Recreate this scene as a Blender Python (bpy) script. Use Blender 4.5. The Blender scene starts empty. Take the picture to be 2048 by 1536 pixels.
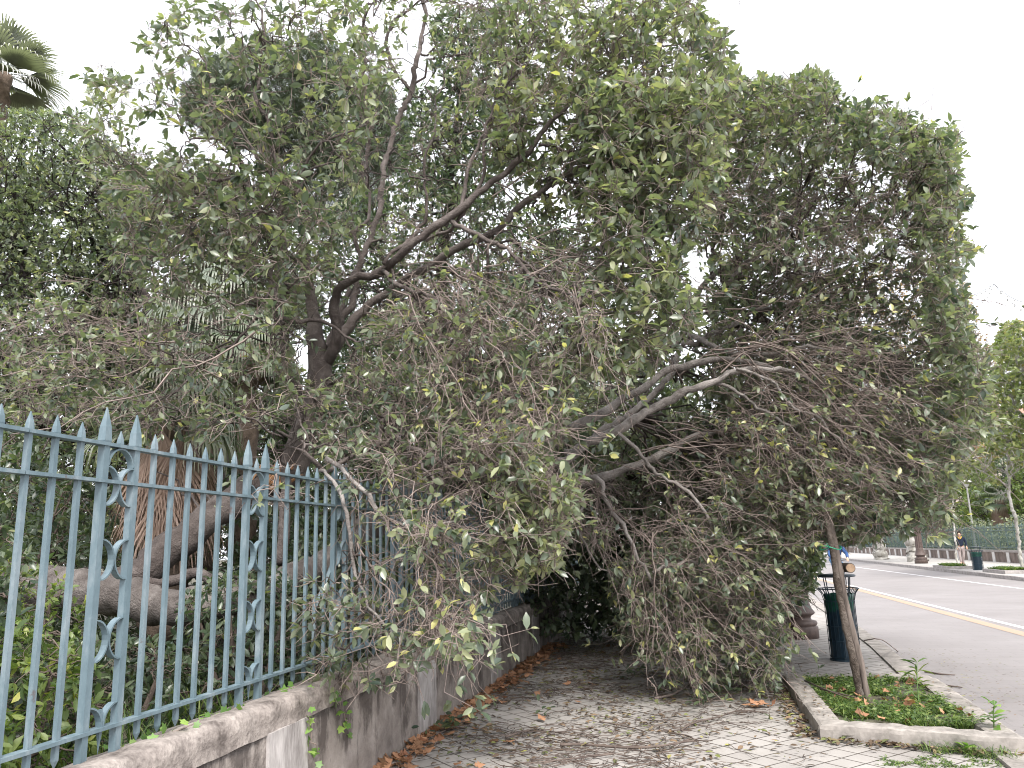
import bpy, math, random
import numpy as np
from mathutils import Vector, noise as mnoise

S = bpy.context.scene
COL = S.collection
R = math.radians
rng = np.random.default_rng(11)
random.seed(5)

# ---------------------------------------------------------------- camera, sky, sun, exposure
F = 1556.0                                   # focal length in pixels of a 2048 wide picture
def unit(v):
    v = np.array(v, float); return v / np.linalg.norm(v)
_u = unit((-238, -7300, F)); _y = unit((356, 320, F)); _y = unit(_y - _u * np.dot(_u, _y)); _x = np.cross(_y, _u)
M = np.array([_x, _y, _u])                   # world = M @ (right, down, forward)
CAM = np.array([0, 0, 1.6])
cd = bpy.data.cameras.new('camera'); cam = bpy.data.objects.new('camera', cd); COL.objects.link(cam)
cd.sensor_width = 36; cd.lens = F / 2048 * 36; cd.clip_end = 2000; cd.clip_start = 0.05
from mathutils import Matrix
rot = Matrix(((M[0,0], -M[0,1], -M[0,2]), (M[1,0], -M[1,1], -M[1,2]), (M[2,0], -M[2,1], -M[2,2])))
cam.matrix_world = Matrix.Translation(CAM.tolist()) @ rot.to_4x4()
S.camera = cam

SUN_EL, SUN_AZ = 52, 150                     # azimuth clockwise from +Y (up the road); behind the viewer's right
w = bpy.data.worlds.new('World'); S.world = w; w.use_nodes = True
nt = w.node_tree; nt.nodes.clear()
sky = nt.nodes.new('ShaderNodeTexSky'); sky.sky_type = 'NISHITA'; sky.sun_disc = False
sky.sun_elevation = R(SUN_EL); sky.sun_rotation = R(SUN_AZ); sky.air_density = 1.0; sky.dust_density = 3.0; sky.ozone_density = 1.0
hs = nt.nodes.new('ShaderNodeHueSaturation'); hs.inputs['Saturation'].default_value = 0.16
nt.links.new(sky.outputs[0], hs.inputs['Color'])
tc = nt.nodes.new('ShaderNodeTexCoord'); mp = nt.nodes.new('ShaderNodeMapping'); mp.inputs['Scale'].default_value = (1, 1, 3)
nt.links.new(tc.outputs['Generated'], mp.inputs[0])
cn = nt.nodes.new('ShaderNodeTexNoise'); cn.inputs['Scale'].default_value = 2.2; cn.inputs['Detail'].default_value = 6
nt.links.new(mp.outputs[0], cn.inputs['Vector'])
cr = nt.nodes.new('ShaderNodeMapRange'); cr.inputs[1].default_value = 0.35; cr.inputs[2].default_value = 0.65; cr.inputs[3].default_value = 0.25; cr.inputs[4].default_value = 0.9
nt.links.new(cn.outputs[0], cr.inputs[0])
mx = nt.nodes.new('ShaderNodeMix'); mx.data_type = 'RGBA'; mx.inputs[7].default_value = (6.6, 6.75, 7.3, 1)   # even cloud layer
nt.links.new(cr.outputs[0], mx.inputs[0]); nt.links.new(hs.outputs[0], mx.inputs[6])
bg = nt.nodes.new('ShaderNodeBackground'); bg.inputs[1].default_value = 0.12
nt.links.new(mx.outputs[2], bg.inputs[0])
wo = nt.nodes.new('ShaderNodeOutputWorld'); nt.links.new(bg.outputs[0], wo.inputs[0])

sd = bpy.data.lights.new('sun', 'SUN'); sd.energy = 1.5; sd.angle = R(18); sd.color = (1, 0.96, 0.9)
so = bpy.data.objects.new('sun', sd); COL.objects.link(so)
az, el = R(SUN_AZ), R(SUN_EL)
tosun = Vector((math.sin(az) * math.cos(el), math.cos(az) * math.cos(el), math.sin(el)))
so.rotation_euler = tosun.to_track_quat('Z', 'Y').to_euler(); so.location = (0, 0, 30)

S.view_settings.view_transform = 'Standard'; S.view_settings.look = 'None'
S.view_settings.exposure = 1.72; S.view_settings.gamma = 1.0
cy = S.cycles
cy.max_bounces = 6; cy.diffuse_bounces = 4; cy.glossy_bounces = 2; cy.transmission_bounces = 4; cy.transparent_max_bounces = 4
cy.caustics_reflective = False; cy.caustics_refractive = False
cy.use_denoising = True; cy.pixel_filter_type = 'BLACKMAN_HARRIS'; cy.filter_width = 1.05

# ---------------------------------------------------------------- photo pixel -> point in the place
def ray(px, py): return unit(M @ np.array([px - 1024, py - 768, F]))
def G(px, py, z=0.0):
    r = ray(px, py); return CAM + r * ((z - CAM[2]) / r[2])
def PX(px, py, x):
    r = ray(px, py); return CAM + r * (x / r[0])
def PY(px, py, y):
    r = ray(px, py); return CAM + r * (y / r[1])
def PYv(px, py, y):
    """vectorised PY"""
    v = np.stack([px - 1024, py - 768, np.full(len(px), F)], 1) @ M.T
    return CAM + v * (y / v[:, 1])[:, None]

# ---------------------------------------------------------------- object helpers
def tag(o, label=None, cat=None, group=None, kind=None):
    if label: o['label'] = label
    if cat: o['category'] = cat
    if group: o['group'] = group
    if kind: o['kind'] = kind
    return o
def thing(name, label, cat, loc=(0, 0, 0), group=None):
    o = bpy.data.objects.new(name, None); COL.objects.link(o); o.location = loc; o.empty_display_size = 0.2
    return tag(o, label, cat, group)
def off(parent):
    v = np.zeros(3); p = parent
    while p is not None: v += np.array(p.location); p = p.parent
    return v
def link(name, V, faces, mat, parent=None, smooth=False, attr=None, mats=None, fmat=None, origin=None):
    """V (n,3) world coordinates; faces: list of tuples or (m,k) array; linked as ONE object"""
    me = bpy.data.meshes.new(name)
    V = np.asarray(V, np.float64)
    if origin is None: origin = np.zeros(3)
    o = bpy.data.objects.new(name, me); COL.objects.link(o)
    base = off(parent) if parent is not None else np.array(origin, float)
    V = V - base
    if parent is not None: o.parent = parent
    else: o.location = base
    if isinstance(faces, np.ndarray):
        m, k = faces.shape
        me.vertices.add(len(V)); me.vertices.foreach_set('co', V.ravel().astype(np.float32))
        me.loops.add(m * k); me.loops.foreach_set('vertex_index', faces.ravel().astype(np.int32))
        me.polygons.add(m); me.polygons.foreach_set('loop_start', (np.arange(m) * k).astype(np.int32))
        try: me.polygons.foreach_set('loop_total', np.full(m, k, np.int32))
        except Exception: pass
        me.update(calc_edges=True)
    else:
        me.from_pydata([tuple(v) for v in V.tolist()], [], faces)
    if smooth: me.polygons.foreach_set('use_smooth', np.ones(len(me.polygons), bool))
    if attr is not None:
        for nm, a in attr.items():
            at = me.attributes.new(nm, 'FLOAT', 'POINT'); at.data.foreach_set('value', np.asarray(a, np.float32))
    for mm in (mats or [mat]): me.materials.append(mm)
    if fmat is not None: me.polygons.foreach_set('material_index', np.asarray(fmat, np.int32))
    me.update()
    return o
class MB:
    def __init__(s): s.V = []; s.F = []; s.m = []; s.cur = 0
    def add(s, V, Fs):
        b = len(s.V); s.V += [tuple(map(float, v)) for v in V]; s.F += [tuple(int(i) + b for i in f) for f in Fs]; s.m += [s.cur] * len(Fs)
        return s
    def box(s, c, d, rz=0, taper=None, ax=None):
        hx, hy, hz = d[0] / 2, d[1] / 2, d[2] / 2; out = []
        for z in (-1, 1):
            for x, y in ((-1, -1), (1, -1), (1, 1), (-1, 1)):
                t = 1 if (z < 0 or taper is None) else taper
                a, b_ = x * hx * t, y * hy * t
                out.append((c[0] + a * math.cos(rz) - b_ * math.sin(rz), c[1] + a * math.sin(rz) + b_ * math.cos(rz), c[2] + z * hz))
        return s.add(out, [(0, 3, 2, 1), (4, 5, 6, 7), (0, 1, 5, 4), (1, 2, 6, 5), (2, 3, 7, 6), (3, 0, 4, 7)])
    def tube(s, pts, rad, n=8, cap=True):
        pts = [np.array(p, float) for p in pts]
        if not hasattr(rad, '__len__'): rad = [rad] * len(pts)
        V, Fs = [], []; up = None
        for i, p in enumerate(pts):
            t = unit(pts[min(i + 1, len(pts) - 1)] - pts[max(i - 1, 0)] + 1e-9)
            if up is None: up = np.array([0, 0, 1.0]) if abs(t[2]) < .9 else np.array([1.0, 0, 0])
            a = unit(np.cross(up, t)); b_ = np.cross(t, a); up = b_
            for k in range(n):
                g = 2 * math.pi * k / n; V.append(p + rad[i] * (math.cos(g) * a + math.sin(g) * b_))
        for i in range(len(pts) - 1):
            for k in range(n): Fs.append((i * n + k, i * n + (k + 1) % n, (i + 1) * n + (k + 1) % n, (i + 1) * n + k))
        if cap: Fs.append(tuple(range(n - 1, -1, -1))); Fs.append(tuple(range((len(pts) - 1) * n, len(pts) * n)))
        return s.add(V, Fs)
    def lathe(s, c, prof, n=24, cap=True, flute=0):
        V, Fs = [], []
        for r, z in prof:
            for k in range(n):
                g = 2 * math.pi * k / n; rr = r * (1 - (flute if k % 2 else 0))
                V.append((c[0] + rr * math.cos(g), c[1] + rr * math.sin(g), c[2] + z))
        for i in range(len(prof) - 1):
            for k in range(n): Fs.append((i * n + k, i * n + (k + 1) % n, (i + 1) * n + (k + 1) % n, (i + 1) * n + k))
        if cap: Fs.append(tuple(range(n - 1, -1, -1))); Fs.append(tuple(range((len(prof) - 1) * n, len(prof) * n)))
        return s.add(V, Fs)
    def build(s, name, mat, parent=None, smooth=False, origin=None, mats=None):
        return link(name, np.array(s.V), s.F, mat, parent, smooth, mats=mats, fmat=s.m if mats else None, origin=origin)

# ---------------------------------------------------------------- materials
def mat(name): 
    m = bpy.data.materials.new(name); m.use_nodes = True; t = m.node_tree; b = t.nodes['Principled BSDF']; return m, t, b
def nd(t, ty, **kw):
    n = t.nodes.new(ty)
    for k, v in kw.items(): setattr(n, k, v)
    return n
def ramp(t, stops, inp=None, interp='LINEAR'):
    r = nd(t, 'ShaderNodeValToRGB'); r.color_ramp.interpolation = interp
    e = r.color_ramp.elements
    while len(e) < len(stops): e.new(0.5)
    for i, (p, c) in enumerate(stops): e[i].position = p; e[i].color = (*c, 1)
    if inp is not None: t.links.new(inp, r.inputs[0])
    return r
def noisen(t, scale, detail=5, vec=None, rough=.55, dist=0):
    n = nd(t, 'ShaderNodeTexNoise'); n.inputs['Scale'].default_value = scale; n.inputs['Detail'].default_value = detail
    n.inputs['Roughness'].default_value = rough; n.inputs['Distortion'].default_value = dist
    if vec is not None: t.links.new(vec, n.inputs['Vector'])
    return n
def pos(t, scale=(1, 1, 1), rotz=0):
    g = nd(t, 'ShaderNodeNewGeometry'); m = nd(t, 'ShaderNodeMapping'); m.inputs['Scale'].default_value = scale
    m.inputs['Rotation'].default_value = (0, 0, rotz)
    t.links.new(g.outputs['Position'], m.inputs[0]); return m.outputs[0]
def bump(t, b, h, strength=.5, dist=.01):
    n = nd(t, 'ShaderNodeBump'); n.inputs['Strength'].default_value = strength; n.inputs['Distance'].default_value = dist
    t.links.new(h, n.inputs['Height']); t.links.new(n.outputs[0], b.inputs['Normal']); return n
def mixc(t, f, a, b_, mode='MIX'):
    m = nd(t, 'ShaderNodeMix', data_type='RGBA', blend_type=mode)
    for i, v in ((0, f), (6, a), (7, b_)):
        if isinstance(v, (int, float)): m.inputs[i].default_value = v
        elif isinstance(v, tuple): m.inputs[i].default_value = (*v, 1)
        else: t.links.new(v, m.inputs[i])
    return m.outputs[2]
def mth(t, op, a, b_=None):
    m = nd(t, 'ShaderNodeMath', operation=op)
    for i, v in ((0, a), (1, b_)):
        if v is None: continue
        if isinstance(v, (int, float)): m.inputs[i].default_value = v
        else: t.links.new(v, m.inputs[i])
    return m.outputs[0]

def rough_mat(name, c1, c2, scale=8, rough=.85, bumps=.4, dist=.01, detail=8, stretch=(1, 1, 1), spec=.3):
    m, t, b = mat(name); v = pos(t, stretch)
    n = noisen(t, scale, detail, v); n2 = noisen(t, scale * 6, 4, v)
    f = mth(t, 'ADD', mth(t, 'MULTIPLY', n.outputs[0], .7), mth(t, 'MULTIPLY', n2.outputs[0], .3))
    r = ramp(t, [(.35, c1), (.65, c2)], f); t.links.new(r.outputs[0], b.inputs['Base Color'])
    b.inputs['Roughness'].default_value = rough; b.inputs['Specular IOR Level'].default_value = spec
    if bumps: bump(t, b, f, bumps, dist)
    return m

def leaf_mat(name, stops, trans=.36, rough=.42, back=(1.25, 1.2, 1.3), spec=.5):
    m, t, b = mat(name); a = nd(t, 'ShaderNodeAttribute', attribute_name='rnd')
    r = ramp(t, stops, a.outputs['Fac'])
    g = nd(t, 'ShaderNodeNewGeometry')
    bc = mixc(t, 1.0, r.outputs[0], (*back,), 'MULTIPLY')
    c = mixc(t, g.outputs['Backfacing'], r.outputs[0], bc)
    t.links.new(c, b.inputs['Base Color']); b.inputs['Roughness'].default_value = rough; b.inputs['Specular IOR Level'].default_value = spec
    tr = nd(t, 'ShaderNodeBsdfTranslucent'); tcx = mixc(t, 1.0, r.outputs[0], (1.5, 1.65, .8), 'MULTIPLY'); t.links.new(tcx, tr.inputs[0])
    ms = nd(t, 'ShaderNodeMixShader'); ms.inputs[0].default_value = trans
    t.links.new(b.outputs[0], ms.inputs[1]); t.links.new(tr.outputs[0], ms.inputs[2])
    t.links.new(ms.outputs[0], t.nodes['Material Output'].inputs[0])
    return m
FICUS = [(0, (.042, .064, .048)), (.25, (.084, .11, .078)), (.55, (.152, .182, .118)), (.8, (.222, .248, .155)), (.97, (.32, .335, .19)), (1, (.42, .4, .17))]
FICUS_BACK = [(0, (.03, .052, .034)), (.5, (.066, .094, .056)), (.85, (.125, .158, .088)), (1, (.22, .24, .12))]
YG = [(0, (.05, .085, .03)), (.4, (.1, .15, .045)), (.8, (.19, .24, .07)), (1, (.36, .36, .08))]
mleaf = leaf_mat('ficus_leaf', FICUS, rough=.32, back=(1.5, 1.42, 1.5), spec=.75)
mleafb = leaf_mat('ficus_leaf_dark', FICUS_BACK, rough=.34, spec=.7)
mleafy = leaf_mat('shrub_leaf', YG)
mplane = leaf_mat('plane_leaf', [(0, (.09, .12, .05)), (.5, (.18, .22, .09)), (.85, (.3, .31, .13)), (1, (.34, .25, .13))], trans=.35, rough=.6)
mautumn = leaf_mat('autumn_leaf', [(0, (.12, .14, .05)), (.4, (.28, .2, .08)), (1, (.36, .19, .12))], trans=.35, rough=.6)
mpine = leaf_mat('pine_needle', [(0, (.045, .065, .04)), (.6, (.08, .105, .06)), (1, (.12, .14, .08))], trans=.1, rough=.6)
mdry = leaf_mat('dry_leaf', [(0, (.16, .09, .05)), (.5, (.36, .19, .11)), (1, (.5, .27, .16))], trans=.1, rough=.75, spec=.2)
mlitter = leaf_mat('litter_leaf', [(0, (.055, .04, .03)), (.4, (.13, .09, .06)), (.62, (.22, .15, .09)), (.76, (.1, .12, .05)), (.95, (.2, .21, .07)), (1, (.34, .31, .1))], trans=.05, rough=.7, spec=.25)
mfan = leaf_mat('fan_palm_leaf', [(0, (.06, .095, .055)), (.6, (.13, .175, .1)), (1, (.36, .38, .27))], trans=.2, rough=.45)
mfanl = leaf_mat('pale_fan_palm_leaf', [(0, (.13, .145, .125)), (.6, (.22, .235, .2)), (1, (.4, .4, .36))], trans=.22, rough=.5)
mfanm = leaf_mat('grey_green_fan_palm_leaf', [(0, (.075, .1, .07)), (.6, (.14, .17, .12)), (1, (.34, .36, .28))], trans=.25, rough=.5)
mskirt = leaf_mat('dead_palm_leaf', [(0, (.17, .12, .09)), (.6, (.36, .27, .2)), (1, (.52, .42, .34))], trans=.08, rough=.85, spec=.1)
mgrass = leaf_mat('grass_blade', [(0, (.04, .08, .02)), (.6, (.1, .16, .04)), (1, (.22, .27, .08))], trans=.3, rough=.55)
mivy = leaf_mat('ivy_leaf', [(0, (.08, .16, .04)), (.6, (.15, .27, .06)), (1, (.28, .4, .1))], trans=.3, rough=.45)

def bark_mat(name, c1, c2, c3, sc=9, spots=True):
    m, t, b = mat(name); v = pos(t)
    n = noisen(t, sc, 8, v, .6, .4); n2 = noisen(t, sc * 8, 5, v, .6); n3 = noisen(t, 2.2, 4, v)
    r = ramp(t, [(.3, c1), (.55, c2), (.75, c3)], n.outputs[0])
    c = mixc(t, mth(t, 'MULTIPLY', n2.outputs[0], .45), r.outputs[0], tuple(x * .5 for x in c1))
    r3 = ramp(t, [(.5, (0, 0, 0)), (.62, (1, 1, 1))], n3.outputs[0]); c = mixc(t, mth(t, 'MULTIPLY', r3.outputs[0], .35), c, tuple(min(1, x * 1.25) for x in c3))
    t.links.new(c, b.inputs['Base Color']); b.inputs['Roughness'].default_value = .85; b.inputs['Specular IOR Level'].default_value = .25
    bump(t, b, mth(t, 'ADD', n.outputs[0], mth(t, 'MULTIPLY', n2.outputs[0], .6)), 1.0, .035)
    return m
mbark = bark_mat('ficus_bark', (.13, .112, .103), (.3, .27, .25), (.46, .42, .395))
mbarkt = bark_mat('grey_ficus_trunk_bark', (.08, .066, .06), (.17, .148, .137), (.3, .268, .25), 7)
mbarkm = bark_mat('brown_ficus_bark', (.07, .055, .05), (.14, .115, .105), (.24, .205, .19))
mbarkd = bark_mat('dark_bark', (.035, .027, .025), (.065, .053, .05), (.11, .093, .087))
mtwig = rough_mat('twig_bark', (.125, .098, .087), (.3, .24, .212), 5, .8, 0)
mtwigd = rough_mat('dry_twig', (.07, .052, .045), (.16, .125, .105), 6, .85, 0)
mplbark = bark_mat('plane_bark', (.2, .18, .15), (.45, .43, .39), (.62, .6, .56), 4)
mfresh = rough_mat('split_wood', (.42, .2, .09), (.68, .42, .25), 14, .8, .6, .02, stretch=(1, 1, .25))

# ---------------------------------------------------------------- vegetation library
def tubes_np(P, Rr, n=4):
    """P (N,K,3) polylines, Rr (N,K) radii -> vertices, quad faces"""
    N, K, _ = P.shape
    T = np.empty_like(P); T[:, 1:-1] = P[:, 2:] - P[:, :-2]; T[:, 0] = P[:, 1] - P[:, 0]; T[:, -1] = P[:, -1] - P[:, -2]
    T /= np.linalg.norm(T, axis=2, keepdims=True) + 1e-9
    ref = np.zeros((N, 1, 3)); m = T.mean(1); big = np.argmin(np.abs(m), axis=1); ref[np.arange(N), 0, big] = 1
    A = np.cross(T, np.broadcast_to(ref, T.shape)); A /= np.linalg.norm(A, axis=2, keepdims=True) + 1e-9
    B = np.cross(T, A)
    g = np.arange(n) * 2 * np.pi / n
    V = P[:, :, None, :] + Rr[:, :, None, None] * (np.cos(g)[None, None, :, None] * A[:, :, None, :] + np.sin(g)[None, None, :, None] * B[:, :, None, :])
    idx = np.arange(N * K * n).reshape(N, K, n)
    a = idx[:, :-1, :]; b = idx[:, 1:, :]
    Q = np.stack([a, np.roll(a, -1, 2), np.roll(b, -1, 2), b], -1).reshape(-1, 4)
    return V.reshape(-1, 3), Q
class Soup:
    """collects tubes / leaves of many pieces for ONE mesh"""
    def __init__(s): s.V = []; s.Q = []; s.a = []; s.n = 0
    def add(s, V, Q, a=None):
        if len(V) == 0: return s
        s.V.append(V); s.Q.append(Q + s.n); s.n += len(V); s.a.append(np.zeros(len(V)) if a is None else a); return s
    def build(s, name, mat, parent=None, smooth=False, origin=None):
        if not s.V: return None
        return link(name, np.concatenate(s.V), np.concatenate(s.Q), mat, parent, smooth, {'rnd': np.concatenate(s.a)}, origin=origin)
def nrm(v): return v / (np.linalg.norm(v, axis=-1, keepdims=True) + 1e-9)
# leaf templates: (u along, v across, w height over the leaf plane); quads (triangles repeat a corner is avoided)
LEAF_HI = (np.array([(0, 0, 0), (.3, .19, .05), (.3, 0, 0), (.3, -.19, .05), (.66, .2, .03), (.66, 0, -.03), (.66, -.2, .03), (1, .0, -.12)]),
           [(0, 2, 1), (0, 3, 2), (2, 5, 4), (2, 4, 1), (3, 6, 5), (3, 5, 2), (5, 7, 4), (6, 7, 5)])
LEAF_LO = (np.array([(0, 0, 0), (.5, .23, .03), (.5, -.23, .03), (1, 0, -.05)]), [(0, 2, 1), (1, 2, 3)])
LEAF_THIN = (np.array([(0, .012, 0), (0, -.012, 0), (.5, -.035, .06), (.5, .035, .06), (1, 0, -.08)]), [(0, 1, 2), (0, 2, 3), (3, 2, 4)])
_pl = [(0, 0), (.08, .3), (.34, .25), (.3, .5), (.55, .3), (1, 0), (.55, -.3), (.3, -.5), (.34, -.25), (.08, -.3)]
LEAF_PLANE = (np.array([(.25, 0, .04)] + [(a, b, .05 * ((i % 2) * 2 - 1)) for i, (a, b) in enumerate(_pl)]),
              [(0, 1 + (i + 1) % 10, 1 + i) for i in range(10)])
def leaves_np(P, D, Nn, L, tpl, wid=1.0, rnd=None):
    """leaf bases P, direction D, normal Nn, length L -> V, tris, attr"""
    T, Fs = tpl; D = nrm(D); W = nrm(np.cross(Nn, D)); U = np.cross(D, W)
    wd = np.broadcast_to(np.asarray(wid), (len(P),))[:, None, None]
    V = P[:, None, :] + L[:, None, None] * (T[None, :, 0, None] * D[:, None, :] + wd * T[None, :, 1, None] * W[:, None, :] + T[None, :, 2, None] * U[:, None, :])
    Q = (np.array(Fs)[None] + (np.arange(len(P)) * len(T))[:, None, None]).reshape(-1, 3)
    if rnd is None: rnd = rng.random(len(P))
    return V.reshape(-1, 3), Q, np.repeat(rnd, len(T))

def spline(pts, step):
    """Catmull-Rom through rows (x,y,z,r), resampled about every step metres"""
    p = np.array(pts, float); p = np.vstack([2 * p[0] - p[1], p, 2 * p[-1] - p[-2]]); out = []
    for i in range(1, len(p) - 2):
        k = max(2, int(np.linalg.norm(p[i + 1, :3] - p[i, :3]) / step))
        t = np.linspace(0, 1, k, endpoint=False)[:, None]
        a, b, c, d = p[i - 1], p[i], p[i + 1], p[i + 2]
        out.append(.5 * (2 * b + (c - a) * t + (2 * a - 5 * b + 4 * c - d) * t**2 + (3 * b - a - 3 * c + d) * t**3))
    out.append(p[-2][None]); o = np.vstack(out); o[:, 3] = np.maximum(o[:, 3], .002); return o
def limb(rows, wob=.012):
    """rows (px, py, Y, width_px) of a limb seen in the photo -> (n,4) nodes in metres"""
    q = []
    for px, py, y, wpx in rows:
        P = PY(px, py, y); q.append((*P, .8 * wpx / 2 / F * float(M[:, 2] @ (P - CAM))))
    s = spline(q, .07)
    s[:, :3] += np.stack([_sm(len(s)), _sm(len(s)), _sm(len(s))], 1) * wob
    s[:, 3] *= 1 + .07 * _sm(len(s), 3)
    return s
def _sm(n, k=5):
    a = rng.normal(size=n + 2 * k); return np.convolve(a, np.ones(k) / math.sqrt(k), 'same')[k:k + n]
def limb_mesh(nodes, n=12, lump=.09):
    """a bark covered limb as one closed lumpy tube"""
    m = MB(); m.tube(list(nodes[:, :3]), list(nodes[:, 3]), n)
    V = np.array(m.V)
    K = len(nodes)
    for i in range(K):
        c = nodes[i, :3]
        for k in range(n):
            j = i * n + k; v = V[j]; f = mnoise.noise(Vector((v * 5).tolist())) + .6 * mnoise.noise(Vector((v * 14).tolist()))
            V[j] = c + (v - c) * (1 + lump * 1.6 * f)
    return V, m.F
def inpoly(px, py, poly):
    ins = np.zeros(len(px), bool); n = len(poly)
    for i in range(n):
        x1, y1 = poly[i]; x2, y2 = poly[(i + 1) % n]
        c = ((y1 > py) != (y2 > py)) & (px < (x2 - x1) * (py - y1) / ((y2 - y1) if y2 != y1 else 1e-9) + x1); ins ^= c
    return ins
def nz(P, s, seed=0):
    return np.array([mnoise.noise(Vector((p[0] * s + seed, p[1] * s, p[2] * s))) for p in P.tolist()])
def _pn(a, b, s):
    return np.array([mnoise.noise(Vector((x / 55, y / 55, s * 3.7))) + .6 * mnoise.noise(Vector((x / 20, y / 20, s * 1.7))) for x, y in zip(a.tolist(), b.tolist())])
def region(poly, Y0, Y1, n, leafp, size, gap=0.0, seed=0, zmin=.04, box=None, rough=26):
    """n points filling the volume seen through poly between depths Y0 and Y1 (Y1 may be a function of px, py); gap thins it in clumps"""
    poly = [tuple(p) for p in poly]; xs = [p[0] for p in poly]; ys = [p[1] for p in poly]; px = []; py = []
    got = 0
    while got < n * 2.2:
        a = rng.uniform(min(xs), max(xs), n * 3); b = rng.uniform(min(ys), max(ys), n * 3); k = inpoly(a + rough * _pn(a, b, seed), b + rough * _pn(a, b, seed + 50), poly)
        px.append(a[k]); py.append(b[k]); got += k.sum()
    px = np.concatenate(px); py = np.concatenate(py)
    y0 = Y0(px, py) if callable(Y0) else Y0; d = y0 + (Y1 - y0) * rng.random(len(px))
    P = PYv(px, py, d); keep = P[:, 2] > zmin
    if box is not None: keep &= (P[:, 0] > box[0]) & (P[:, 0] < box[1])
    if gap: keep &= nz(P, 1.5, seed) + .25 * rng.normal(size=len(P)) > -0.45 + gap
    P = P[keep][:n]; px = px[keep][:n]; py = py[keep][:n]
    lp = leafp(px, py) if callable(leafp) else np.full(len(P), leafp)
    return P, lp, np.full(len(P), size), px, py

def connect(PP, PD, PR, T, K, cap, wig, sag=.0, ang=.45, tipr=None, backw=.3):
    """tie every target T to a fitting place on the parents -> polylines (M,K,3), radii (M,K)"""
    M_ = len(T); best = np.empty(M_, int); PPf = PP.astype(np.float32); PDf = PD.astype(np.float32); T32 = T.astype(np.float32)
    pn = (PPf**2).sum(1); ch = max(1, int(4e6 // max(1, len(PP))))
    for s in range(0, M_, ch):
        t = T32[s:s + ch]; d2 = (t**2).sum(1)[:, None] + pn[None] - 2 * t @ PPf.T; d = np.sqrt(np.maximum(d2, 1e-6))
        dot = (t @ PDf.T - (PPf * PDf).sum(1)[None]) / d
        best[s:s + ch] = np.argmin(d * (1 - backw * dot), axis=1)
    p0 = PP[best]; D = PD[best]; v = T - p0; L = np.linalg.norm(v, axis=1, keepdims=True); vd = v / (L + 1e-9)
    c1 = p0 + nrm(D * ang + vd * (1 - ang) + .25 * rng.normal(size=D.shape)) * L * .35
    e = nrm(vd + .35 * rng.normal(size=vd.shape) + np.array([0, 0, .25])); c2 = T - e * L * .3
    t = np.linspace(0, 1, K)[None, :, None]
    p0, c1, c2, T_ = p0[:, None], c1[:, None], c2[:, None], T[:, None]
    P = (1 - t)**3 * p0 + 3 * (1 - t)**2 * t * c1 + 3 * (1 - t) * t**2 * c2 + t**3 * T_
    P[:, 1:-1] += rng.normal(size=(M_, K - 2, 3)) * wig * np.minimum(L, 1.2)[:, :, None]
    P[:, :, 2] -= sag * (4 * t[..., 0] * (1 - t[..., 0])) * L
    r0 = np.minimum(PR[best] * .75, cap * rng.uniform(.6, 1.1, M_)); r1 = (tipr if tipr else cap * .3) * rng.uniform(.7, 1.2, M_); r1 = np.minimum(r1, r0)
    Rr = r0[:, None] * (1 - t[0, :, 0][None]) + r1[:, None] * t[0, :, 0][None]
    return P, Rr
def nodes_of(P, Rr, skip=1):
    T = np.empty_like(P); T[:, 1:-1] = P[:, 2:] - P[:, :-2]; T[:, 0] = P[:, 1] - P[:, 0]; T[:, -1] = P[:, -1] - P[:, -2]
    return P[:, skip:].reshape(-1, 3), nrm(T)[:, skip:].reshape(-1, 3), Rr[:, skip:].reshape(-1)
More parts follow.
